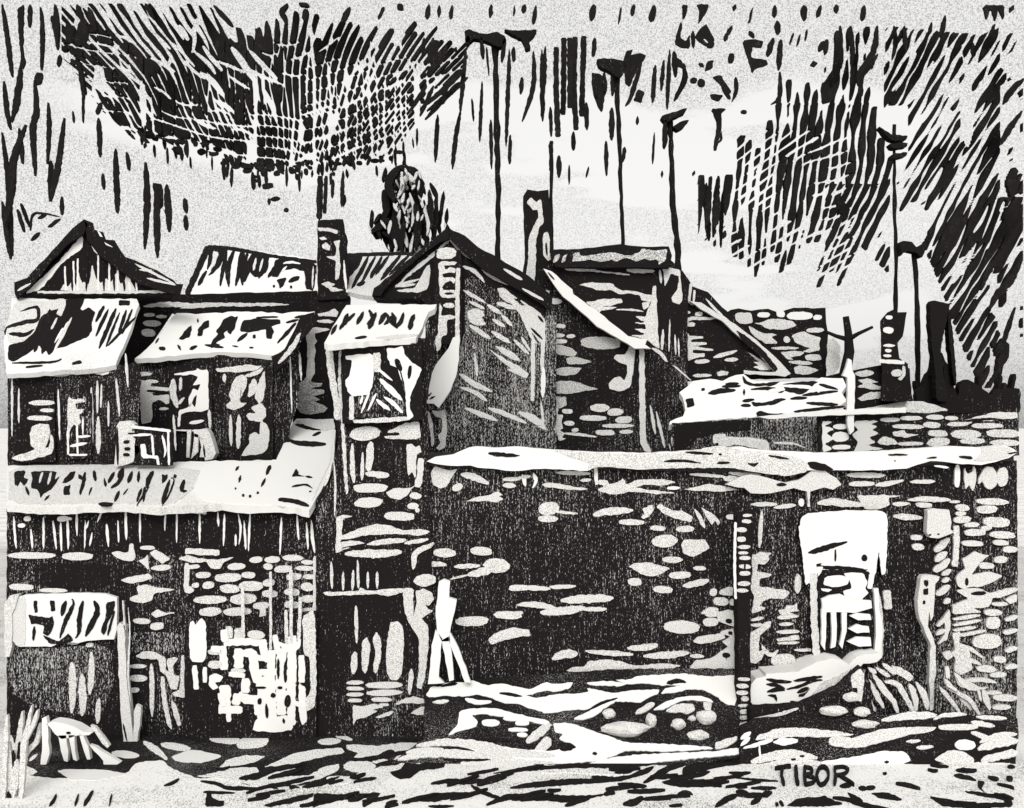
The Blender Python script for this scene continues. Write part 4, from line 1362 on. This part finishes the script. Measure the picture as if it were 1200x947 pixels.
q = front(20)
rd = MB().solid("gs6 8 838 6 880 4 942;gs7 26 834 21 880 18 942;gs7 37 827 30 862 27 880 24 942;gs6 46 848 42 870 28 888 22 940;gs5 44 832 38 850 28 872;gs6 10 870 12 910 14 942;gs9 20 890 16 920 12 944;gs4 42 885 34 892", 20, .08, .15)
kd = MB().solid("ks4 15 880 14 910 8 941;ks3 22 870 20 900;ks5 9 928 12 944;ks4 18 935 20 944", 19.95, .05, .05)
thing('reed_clump', 'clump of upright pale reeds at the lower left corner', 'plant', [('blades', rd), ('stalks', kd)])
T = front(21.9)
bd = wall(T, "54 849 62 846 76 848 88 852 98 858 109 858 104 861 90 862 82 865 72 866 64 860 58 852", 'w', 'ke 80 859 3 1.5', .35)
ls = [wall(T, o, 'w', '', .12) for o in ("49 842 54 840 56 856 58 884 54 896 50 902 47 900 49 880", "68 862 77 862 80 880 79 893 75 892 71 880", "80 862 87 862 88 880 90 892 86 890", "93 861 98 862 103 876 106 890 102 890 98 880", "105 873 112 876 124 884 141 894 136 897 128 896 128 904 122 904 121 892")]
thing('trestle', 'low white trestle with a short top board and splayed legs at lower left', 'trestle', [('board', bd)] + [('leg', x) for x in ls])
bl = wall(front(21.8), "106 850 112 852 122 865 128 874 126 877 120 872", 'g', '', .1)
single('stick', bl, 'short pale stick slanting down beside the white trestle', 'stick')

# ================================================================== STORM CLOUDS
SKYY = 260
def ink_sheet(mb, f, x0, x1, y0, y1, h=1.5, depth=SKYY):
    """a billowing slab of black cloud wherever f > 0, with the light cut right through it"""
    nx, ny = int((x1 - x0) / h), int((y1 - y0) / h)
    V = [[f(x0 + i * h, y0 + j * h) for i in range(nx + 1)] for j in range(ny + 1)]
    mi = mb.mi('k'); back = Vector((0, 1.6, 0)); cache = {}
    def vert(x, y):
        k = (round(x, 3), round(y, 3))
        if k not in cache:
            cache[k] = len(mb.v)
            mb.v.append(at(x, y, depth + 16 * noise.noise(Vector((x * .012, y * .012, 1.7)))))
        return cache[k]
    for j in range(ny):
        for i in range(nx):
            c = [(i, j), (i + 1, j), (i + 1, j + 1), (i, j + 1)]
            v = [V[q][p] for p, q in c]
            if max(v) <= 0: continue
            poly = []
            for k in range(4):
                (p, q), (r, s) = c[k], c[(k + 1) % 4]; va, vb = v[k], v[(k + 1) % 4]
                if va > 0: poly.append((x0 + p * h, y0 + q * h, 0))
                if (va > 0) != (vb > 0):
                    t = va / (va - vb); t = min(.97, max(.03, t))
                    poly.append((x0 + (p + (r - p) * t) * h, y0 + (q + (s - q) * t) * h, 1))
            ids = [vert(x, y) for x, y, _ in poly]
            if len(set(ids)) < 3: continue
            mb.f.append(ids); mb.m.append(mi)
            n = len(poly)
            for k in range(n):
                if poly[k][2] and poly[(k + 1) % n][2] and n > 2 and not (n == 3 and k == -1):
                    A, B = ids[k], ids[(k + 1) % n]
                    if A == B: continue
                    o = len(mb.v); mb.v += [mb.v[A] + back, mb.v[B] + back]
                    mb.f.append([A, o, o + 1, B]); mb.m.append(mi)
def seg_cuts(txt):
    """white cuts: 'w x y x y ...' per line, tapered to both ends"""
    out = []
    for ln in txt.strip().splitlines():
        v = [float(q) for q in ln.split()]
        c = resample(pairs(v[1:]), 4); n = len(c)
        xs = [p[0] for p in c]; ys = [p[1] for p in c]
        out.append((min(xs) - v[0], max(xs) + v[0], min(ys) - v[0], max(ys) + v[0], [(p[0], p[1], v[0] * .5 * (.25 + .75 * math.sin(math.pi * (i + .5) / n) ** .6)) for i, p in enumerate(c)]))
    return out
def cut_depth(cuts, x, y):
    m = 99
    for xa, xb, ya, yb, c in cuts:
        if xa < x < xb and ya < y < yb:
            for (ax, ay, aw), (bx, by, bw) in zip(c, c[1:]):
                dx, dy = bx - ax, by - ay
                t = max(0, min(1, ((x - ax) * dx + (y - ay) * dy) / (dx * dx + dy * dy + 1e-9)))
                m = min(m, math.hypot(x - ax - t * dx, y - ay - t * dy) - aw - (bw - aw) * t)
    return m
import bisect
def interp(tab, x):
    if x <= tab[0][0]: return tab[0][1]
    for (a, b), (c, d) in zip(tab, tab[1:]):
        if x <= c: return b + (d - b) * (x - a) / (c - a)
    return tab[-1][1]
# --- cross-hatched cloud, upper left
cl = MB()
LOW = [(70, 60), (95, 95), (120, 130), (150, 158), (185, 160), (210, 172), (245, 172), (262, 188), (300, 198), (340, 204), (370, 190), (400, 192), (440, 190), (470, 178), (490, 150), (505, 120), (520, 124), (535, 100), (560, 60)]
TOP = [(60, 4), (120, 4), (180, 4), (250, 6), (275, 30), (300, 34), (330, 18), (355, 30), (385, 34), (410, 22), (450, 32), (485, 34), (545, 60)]
VX = [(86, 2, 60, 200), (112, 3, 36, 66), (133, 2, 45, 110), (150, 2.2, 45, 170), (170, 2.6, 50, 125), (176, 6, 112, 200), (188, 2.4, 60, 170), (203, 2.2, 88, 170),
      (222, 2.8, 96, 200), (243, 3.4, 80, 175), (255, 2, 95, 150), (266, 1.8, 46, 150), (273, 2.4, 92, 180), (285, 2, 84, 160), (297, 8, 88, 205), (308, 2.2, 110, 200), (319, 2.4, 24, 100), (318, 2, 115, 200),
      (331, 2.4, 50, 180), (341, 5, 140, 205), (351, 3.4, 62, 150), (367, 5, 26, 205), (376, 2, 110, 200), (385, 4.4, 72, 205), (395, 2, 90, 200), (405, 4, 76, 205), (416, 2.2, 100, 200), (424, 2, 70, 200), (433, 3.6, 50, 205),
      (441, 2, 60, 205), (450, 3.6, 90, 205), (461, 2.2, 100, 200), (470, 2.2, 96, 200), (476, 2, 110, 200), (489, 9, 74, 200), (500, 2.4, 90, 200), (512, 3, 100, 200), (526, 4, 100, 200)]
CUTS = seg_cuts("""3 94 38 117 40 130 44
4 101 48 118 51 134 55
5 134 40 146 43 158 51
4 137 60 142 78 162 97
4 165 40 172 46 183 60
4 175 33 186 44 199 57
3 200 48 212 60 228 78
5 175 66 190 74 204 84
6 208 28 214 36 220 46
7 225 30 227 44 225 60
4 215 70 226 82 240 92
5 236 52 246 66 260 82
5 228 60 244 74 252 86
7 234 84 246 92 262 112
5 252 70 268 76 286 84
4 268 88 282 98 292 104
6 250 116 262 122 272 130
4 244 130 256 128 266 132
8 270 54 282 70 296 92
5 284 76 306 88 330 98
6 292 58 308 76 324 92
4 306 60 316 64 326 60
4 322 50 338 52 352 48
5 340 68 352 66 360 60
4 330 84 344 88 356 86
6 308 104 318 124 324 142
5 372 60 384 52 396 42
5 404 92 416 82 432 62
4 420 84 432 72 444 56
5 430 62 440 50 450 38
5 452 70 462 54 474 40
4 456 92 472 82 484 70
6 452 104 462 98 474 92
5 400 126 414 118 428 112
4 498 84 508 76 520 66
4 496 104 510 94 526 84
3 500 116 514 104 532 94
5 110 90 124 100 138 118
4 120 96 128 112 134 124
9 164 94 166 124 168 152
3 150 90 158 102 164 116
3 178 100 192 108 200 116
4 205 118 216 122 232 122
3 190 130 204 136 224 138
5 226 138 240 146 252 150
4 180 156 200 160 214 166
5 250 172 270 178 290 192
4 270 150 284 152 296 158
6 342 196 352 186 372 184
5 352 134 372 128 390 122
4 350 170 376 160 402 150
4 376 190 396 182 420 170""")
TR = []; x0 = -40.0
while x0 < 665: TR.append(x0); x0 += 12.2 * R.uniform(.86, 1.14)
def ink_l(x, y):
    k = math.exp(-.0040 * y) if x < 332 else math.exp(-.0050 * y)
    u = 332 + (x - 332 - 3 * math.sin(y * .05 + x * .02)) / k
    i = bisect.bisect(TR, u)
    best = -9
    lo_, tp = interp(LOW, x), interp(TOP, x)
    mid = 1 - min(1, abs(x - 245) / 240)
    for q in (i - 1, i):
        if not 0 <= q < len(TR): continue
        t = TR[q]
        n1 = noise.noise(Vector((t * .9, y * .026, 2)))
        sp = 12.2 * k
        w = sp * ((.53 + .30 * mid) * min(1.0, .35 + y / 75) + (.85 if x < 330 else .6) * n1 + (.25 if x < 330 else .1) * noise.noise(Vector((t * .9, y * .09, 8))))
        n0 = noise.noise(Vector((t * .37, 0, 1)))
        end = min(y - tp - n0 * 34, (lo_ + n0 * (26 if x < 460 else 60) - y))
        best = max(best, min(w * .5 - abs(u - t) * k, end * .2))
    if best <= 0: return best
    edge = min(1, max(0, (x - 90) / 70)) * min(1, max(0, (525 - x) / 60))
    best = min(best, 9 * (.20 + .34 * edge - noise.noise(Vector((x * .05, y * .035, 3.3)))))
    for vx0, w, y0, y1 in VX:
        if abs(x - vx0) < 12 and y0 - 6 < y < y1:
            w2 = w * min(1, max(0, (y - y0 + 6) / 14)) * (.75 + .5 * noise.noise(Vector((vx0, y * .05, 1))))
            best = min(best, abs(x - vx0 - .02 * (y - 100) - 1.4 * math.sin(y * .05 + vx0)) - w2 * .5)
    wob = 3 * math.sin(x * .045)
    def line(a, per, w):
        a = (a + per / 2) % per - per / 2
        return abs(a) - w * .5 * (1 + .5 * noise.noise(Vector((x * .06, y * .06, 12))))
    if x > 355 and y > 66: best = min(best, line(y + (x - 330) * .34 - (x - 355) ** 2 * .0001 + wob, 14.5, 2.6))
    elif x > 290 and y > 128: best = min(best, line(y - (x - 320) * .08 + wob, 12.5, 2.6))
    if x < 300 and y > 138: best = min(best, line(y - x * .22 + wob, 17, 3.0))
    if x < 150 and y > 50: best = min(best, line(y - x * .2 + wob, 17, 2.6))
    return min(best, cut_depth(CUTS, x, y))
ink_sheet(cl, ink_l, 72, 552, 4, 214, 1.4)
cl.solid("""kp 76 28 87 30 88 49 77 50
kp 81 55 96 58 96 66 82 63/kp 82 68 95 72 94 76 83 73
ks5 92 74 96 96 99 110/112 104 124 122 136 130
ks6 150 20 140 8 138 4/180 22 170 4/96 24 90 5/112 36 103 8/336 28 330 14 337 4/356 24 358 10/400 26 410 8/272 30 250 6
kp 280 190 294 192 296 198 281 196/kp 297 190 310 190 309 196 298 197
ks5 350 4 362 6""", SKYY - 6, 1.2, 2)
for _ in range(46):      # ragged drips under the cloud
    x = R.uniform(160, 505); y = interp(LOW, x) + R.uniform(-14, 12)
    cl.solid("ks%.1f %.1f %.1f %.1f %.1f" % (R.uniform(2, 5), x, y, x + R.uniform(-1.5, 1.5), y + R.uniform(6, 26)), SKYY, .5, 10)
for _ in range(60):
    x = R.uniform(160, 470); y = interp(LOW, x) + R.uniform(-10, 6); w = R.uniform(2, 6)
    cl.solid("ke %.1f %.1f %.1f %.1f" % (x, y, w, R.uniform(1.5, 4.5)), SKYY, .5, 10)
tag(cl.obj('storm_cloud', at(300, 110, SKYY)), 'wide black cross-hatched storm cloud in the upper left sky', 'cloud', None, 'stuff')

# --- slanting cloud, right
cr = MB()
def slant(x, y): return x + .56 * y
def inside_r(x, y):
    top = interp([(880, 150), (905, 120), (940, 95), (962, 45), (1000, 34), (1040, 30), (1100, 36), (1150, 40), (1200, 20)], x)
    low = interp([(826, 275), (850, 285), (870, 292), (895, 305), (930, 300), (960, 288), (1000, 278), (1025, 302), (1042, 320), (1048, 232), (1062, 256), (1072, 248), (1085, 292), (1095, 312), (1110, 352), (1125, 395), (1150, 452), (1200, 470)], x)
    return top < y < low
def hole(x, y):
    if 1030 < x < 1066 and 122 < y < 188 and (x - 1046) + (y - 140) * .3 > -12: return True
    if 1044 < x < 1053 and y > 190: return True
    if ((x - 1135) / 9) ** 2 + ((y - 130) / 42) ** 2 < 1: return True
    if ((x - 1074) / 16) ** 2 + ((y - 262) / 26) ** 2 < 1: return True
    if x > 1172 and y < 230 and noise.noise(Vector((x * .06, y * .03, 8))) > -.1: return True
    if x > 1160 and y > 320 and noise.noise(Vector((x * .05, y * .02, 5))) > .0: return True
    return False
SL = []; c0 = 1010.0
while c0 < 1490: SL.append(c0); c0 += R.uniform(8.8, 11.4)
UP = []; c0 = 822.0
while c0 < 1062: UP.append(c0); c0 += R.uniform(9.2, 12.4)
ST = [(826, 205), (850, 205), (862, 208), (866, 150), (880, 165), (895, 175), (905, 122), (925, 98), (950, 96), (962, 48), (985, 32), (1010, 30), (1020, 90), (1034, 150), (1046, 180)]
EN = [(826, 275), (845, 285), (862, 280), (870, 295), (890, 312), (900, 318), (930, 300), (945, 320), (965, 290), (1000, 285), (1012, 340), (1030, 315), (1046, 330)]
CR = seg_cuts("""5 1128 50 1134 100 1132 140
7 1110 88 1098 116 1084 140
6 1126 92 1112 122 1098 146
7 1150 96 1140 130 1126 164
9 1116 128 1108 150 1098 168
6 1096 70 1082 96 1066 120
5 1076 60 1062 86 1046 106
6 1148 190 1138 214 1126 236
7 1176 176 1164 204 1150 228
6 1160 240 1152 258 1142 272
5 1134 262 1122 290 1108 312
6 1146 284 1134 308 1120 330
8 1106 196 1092 220 1078 238
5 1174 220 1164 250 1152 280
6 1130 300 1118 326 1104 350
6 1190 150 1180 180 1166 206
5 1180 236 1170 262 1160 290
7 1170 300 1158 330 1146 350""")
def ink_r(x, y):
    best = -9
    if inside_r(x, y) and (x > 1036 + (200 - y) * .02 if y < 215 else x > 968) and not hole(x, y):
        c = slant(x, y) - 3 * math.sin(y * .03 + x * .01); i = bisect.bisect(SL, c)
        band = max(0, 1 - abs(c - 1292 + .12 * (y - 200)) / 80) * min(1, max(0, (y - 60) / 60))
        for q in (i - 1, i):
            if 0 <= q < len(SL):
                n1 = noise.noise(Vector((SL[q] * .8, y * .024, 2))) + .45 * noise.noise(Vector((SL[q] * .8, y * .06, 7)))
                w = 3.6 + 3.9 * band + 9.0 * n1
                best = max(best, w * .5 - abs(c - SL[q]) * .87)
        best = min(best, cut_depth(CR, x, y))
    if x < 1050:
        lean = .02 + .1 * (x - 826) / 220
        c = x + (lean + max(0, y - 190) * .0012 * max(0, x - 860) / 100) * (y - 120) - 2 * math.sin(y * .04 + x * .03); i = bisect.bisect(UP, c)
        for q in (i - 1, i):
            if 0 <= q < len(UP):
                t = UP[q]; n0 = noise.noise(Vector((t * .5, 3, 1)))
                n1 = noise.noise(Vector((t * .7, y * .026, 5))) + .5 * noise.noise(Vector((t * .7, y * .06, 9)))
                w = (4.6 if y > 120 else 2.6) + 1.4 * max(0, 1 - abs(y - 190) / 80) + 8.5 * n1
                end = min(y - interp(ST, t) - n0 * 16, interp(EN, t) + n0 * 22 - y)
                v = min(w * .5 - abs(c - t), end * .13)
                if v > 0 and y > 150 and x < 1030:
                    s = (y + x * .56 + .0014 * (x - 950) * (y - 230) + 9 * math.sin(x * .031 + y * .02) + 5 * noise.noise(Vector((x * .03, y * .03, 21)))) % 12.5
                    m = noise.noise(Vector((x * .022, y * .026, 9)))
                    v = min(v, abs(s - 6.25) - (1.5 + 1.3 * noise.noise(Vector((x * .05, y * .05, 31)))) * min(1, max(0, (m + .10) * 5)))
                best = max(best, v)
    return best
ink_sheet(cr, ink_r, 818, 1200, 24, 476, 1.5)
cr.solid("""ks7 834 208 829 240 831 282/842 206 839 240 836 278;ks5 850 214 846 250 845 290/828 214 826 246
kp 962 100 976 82 978 60 984 40 986 60 984 100 974 120 964 122;ks6 985 30 986 80;ks6 997 30 1000 70 998 100;ks7 1028 30 1024 60 1008 84 1006 100;kp 1006 84 1020 70 1030 62 1024 78 1012 90 1012 112 1006 116
ks5 1048 30 1050 50 1046 70;ks5 1060 30 1062 60;ks4 1092 26 1090 40;ks5 1108 18 1103 44;ks6 1140 50 1142 66;kp 1152 6 1178 6 1176 24 1170 10 1166 26 1162 10 1156 24;ks5 1188 6 1184 14;ks6 1166 28 1158 50 1150 66
ks8 1200 92 1186 106 1176 122;ks7 1198 130 1184 150 1172 170;ks8 1196 260 1180 290 1160 316 1150 340;ks9 1198 300 1186 326 1170 344 1160 362;ks6 1190 360 1180 390 1170 420 1166 450;ks4 1178 400 1172 440 1168 462""", SKYY, .6, 8)
tag(cr.obj('storm_cloud', at(1050, 200, SKYY)), 'great black storm cloud of slanting strokes filling the upper right sky', 'cloud', None, 'stuff')

# --- scattered dark streaks
ce = MB().solid("""ks6 503 5 500 22/508 44 502 74/718 84 718 112/687 120 688 152/602 55 602 72
ks4.5 515 6 514 20/450 8 443 22/535 55 533 60/565 95 562 166/575 140 576 198/645 125 646 160
ks5.5 530 6 528 22/576 5 574 20/597 58 593 172/546 56 539 132/513 134 510 190/612 90 610 110/743 5 741 18
ke 469 8 4 4
ks3 603 6 602 18/553 115 555 142/570 55 573 88/667 193 667 216/690 195 687 208/767 155 765 192/728 8 725 28
ks6 615 5 613 15/540 128 534 160 530 198/545 80 520 104 494 126/548 90 528 108 500 130/538 96 520 116 498 140
ks5 628 6 625 28/598 158 597 192/710 165 711 206/732 172 730 190/778 70 775 106/785 58 782 128
kp 506 46 515 48 513 62 506 74 500 72/kp 525 50 518 74 508 80 496 92 505 76
ks5 497 44 495 64/500 100 480 130/508 100 492 136
ks6 625 60 625 100 612 142/635 58 636 142/639 54 637 112
kb6.5 652 55 652 110 654 160/661 44 660 134/668 44 668 126/674 43 673 100 675 152/684 42 682 136
ks6 697 44 695 66/655 182 655 208/672 154 672 176/752 72 740 112 733 124/768 76 765 120
kb5 646 165 646 200
ks7 717 126 717 164
kp 693 84 706 88 710 108 706 132 700 124 694 104
kp 732 66 750 62 758 65 746 82 738 102 732 96
kp 748 104 756 108 752 120 742 118
ks3.5 747 136 747 146/776 200 776 208/814 200 812 206
ks7.5 696 5 693 24/767 6 763 25
kp 799 5 807 6 803 20 800 23/kp 816 5 832 5 826 18 818 28 820 12
kp 797 25 800 28 797 44 804 48 808 40 809 56 800 56 790 50
ks4.5 812 36 813 56/818 44 830 54
kp 822 32 828 28 832 36 838 48 832 50 826 44 820 50 814 42
ke 833 52 4.5 4/822 97 4.5 5/872 131 3.5 2.5/857 68 3.5 6/813 94 4 3.5
ks7 788 66 796 74 804 79/790 60 792 90/801 74 802 94 790 118
kp 828 72 837 70 835 80 826 83
ks5 819 74 825 78
kp 835 90 845 88 850 97 858 108 850 110 844 98
ks5 862 90 863 106 858 119/846 100 856 116/852 38 850 48
kp 832 110 848 111 842 119 834 116
kp 833 127 851 127 845 134 846 150 840 176 836 176 841 145
kp 846 152 847 164 842 168
ks6 862 5 860 12/962 6 958 20/980 5 981 15/1013 6 1011 24/908 6 908 20
kp 878 22 880 12 884 6 880 25 876 27
ks7.5 942 6 943 24
kp 870 47 884 46 895 48 893 56 882 54 880 68 898 70 900 76 886 80 882 86 876 66
ks7 906 44 900 66/911 24 912 40/915 46 913 82
ks5 914 84 914 112 904 122/878 36 884 44/858 30 852 42
ks3 930 38 926 52/938 40 934 54/946 34 944 48
ks8 960 60 966 48/958 74 950 76""", 240, .6, 10)
tag(ce.obj('rain_streaks', at(700, 100, 240)), 'loose black rain streaks hanging in the middle of the sky', 'rain', None, 'stuff')
ls = MB().solid("""ks5.5 2 5 8 45 14 90/4 95 8 132 12 152/2 155 9 215 14 300
kp 20 10 28 5 27 25 26 60 30 72 26 82 23 55 21 28
kp 25 64 26 95 22 125 12 146 16 110
ks5 47 8 49 30 49 62 48 82/35 5 34 32/56 120 57 150 55 192/22 150 26 192
ks6.5 64 5 66 25 67 58
kp 58 18 69 20 68 50 63 42
ks9 30 146 16 185 11 232 4 264/12 186 14 210 8 250
ks7 40 94 42 130 38 152 41 206
kp 42 85 50 85 48 98 38 101
ks2.5 85 130 86 144/97 105 97 144/35 270 40 250 70 254
ks5.5 115 138 117 184/118 120 113 134
ks7 135 174 136 212 138 244
ks7 75 138 68 190 62 220 58 236/59 188 59 236
ks4.5 120 203 121 222/148 178 151 200
ks7.5 170 190 172 235 169 292/183 216 184 302/195 216 198 272
kp 178 214 190 216 191 240 184 250
ks5.5 216 232 218 250/217 252 218 270/137 226 137 250/2 236 12 304
ks4 20 245 28 272/44 256 54 251/36 282 46 272/56 266 70 256/72 230 72 252/24 238 34 266
kp 92 26 100 20 104 44 98 52 86 50
kp 76 30 86 34 86 50 78 50
ks5 93 78 96 100 98 116/70 64 68 78
kb6.5 375 206 374 256
kb4 382 206 380 250
ks4.5 402 200 400 242/404 228 402 242
ke 335 246 3 2.6/324 203 4 3
ks4.5 315 232 315 240/372 224 374 258/390 210 389 232
kp 307 216 319 214 320 220 308 222
ks5 316 234 328 232/326 196 332 204""", 235, .6, 8)
tag(ls.obj('rain_streaks', at(80, 150, 235)), 'long black rain streaks at the far left above the small cottage', 'rain', None, 'stuff')

# ================================================================== WORLD, SUN, CAMERA
sc = bpy.context.scene
w = bpy.data.worlds.new("World"); sc.world = w; w.use_nodes = True
nt = w.node_tree; bg = nt.nodes['Background']
S = Vector((-.06, -1, .62)).normalized()
elev = math.asin(S.z); rot = math.atan2(S.x, S.y)
sky = nt.nodes.new('ShaderNodeTexSky'); sky.sky_type = 'NISHITA'; sky.sun_disc = False
sky.sun_elevation = elev; sky.sun_rotation = rot; sky.dust_density = 6; sky.air_density = 1; sky.ozone_density = 1
bw = nt.nodes.new('ShaderNodeRGBToBW'); nt.links.new(sky.outputs[0], bw.inputs[0])
lum = math_node(nt, 'MULTIPLY', math_node(nt, 'POWER', bw.outputs[0], .22), SKYK)     # an even overcast
tc = nt.nodes.new('ShaderNodeTexCoord'); D = tc.outputs['Generated']
sep = nt.nodes.new('ShaderNodeSeparateXYZ'); nt.links.new(D, sep.inputs[0])
# thin high cloud: a finely grained grey veil in the upper sky, breaking up towards the horizon
veil = noise_at(nt, D, 3.2, 3.0, .55)
mp = nt.nodes.new('ShaderNodeMapping'); mp.inputs['Scale'].default_value = (2.2, 2.2, 11); nt.links.new(D, mp.inputs['Vector'])
veil2 = noise_at(nt, mp.outputs[0], 1.0, 4.0, .6)
lift = smooth(nt, math_node(nt, 'ADD', sep.outputs['Z'], math_node(nt, 'MULTIPLY', math_node(nt, 'SUBTRACT', veil, .5), .16)), .258, .268)
band = smooth(nt, veil2, .535, .56)
band = math_node(nt, 'MULTIPLY', band, .62)
low = math_node(nt, 'SUBTRACT', 1.0, smooth(nt, math_node(nt, 'ADD', sep.outputs['Z'], math_node(nt, 'MULTIPLY', sep.outputs['X'], .22)), .148, .160))
leftv = smooth(nt, math_node(nt, 'ADD', math_node(nt, 'MULTIPLY', sep.outputs['X'], -1), math_node(nt, 'MULTIPLY', math_node(nt, 'SUBTRACT', veil2, .5), .5)), .14, .20)
leftv = math_node(nt, 'MULTIPLY', leftv, low)
far = smooth(nt, math_node(nt, 'ADD', math_node(nt, 'ABSOLUTE', sep.outputs['X']), math_node(nt, 'MULTIPLY', math_node(nt, 'SUBTRACT', veil, .5), .2)), .33, .37)
leftv = math_node(nt, 'MAXIMUM', leftv, math_node(nt, 'MULTIPLY', far, .8))
m = math_node(nt, 'MAXIMUM', math_node(nt, 'MAXIMUM', lift, band), leftv)
gr = noise_at(nt, D, 950, 1.5, .7)
gm = math_node(nt, 'MULTIPLY', smooth(nt, gr, .42, .66), m)
fac = math_node(nt, 'SUBTRACT', 1.0, math_node(nt, 'MULTIPLY', gm, .46))
tot = math_node(nt, 'MULTIPLY', lum, fac)
mx = nt.nodes.new('ShaderNodeMix'); mx.data_type = 'RGBA'; mx.blend_type = 'MULTIPLY'; mx.inputs[0].default_value = 1
nt.links.new(tot, mx.inputs[6]); mx.inputs[7].default_value = (1, .994, .972, 1)
nt.links.new(mx.outputs[2], bg.inputs['Color']); bg.inputs['Strength'].default_value = .1
sl = bpy.data.lights.new('sun', 'SUN'); sl.energy = SUNK; sl.angle = math.radians(25); sl.color = (1, .985, .95)
so = bpy.data.objects.new('sun', sl); C.objects.link(so); so.location = (0, -20, 40)
so.rotation_euler = (-S).to_track_quat('-Z', 'Y').to_euler()
cam = bpy.data.cameras.new('camera'); co = bpy.data.objects.new('camera', cam); C.objects.link(co)
co.location = EYE; co.rotation_euler = (math.pi / 2, 0, 0)
cam.sensor_fit = 'HORIZONTAL'; cam.sensor_width = 36; cam.lens = 36 * F / 1200
cam.shift_x = 0; cam.shift_y = (HY - 947 / 2) / 1200
cam.clip_end = 6000; cam.clip_start = .1
sc.camera = co
sc.view_settings.view_transform = 'Standard'; sc.view_settings.look = 'None'; sc.view_settings.gamma = 1
sc.view_settings.exposure = EXPO; sc.view_settings.use_curve_mapping = False
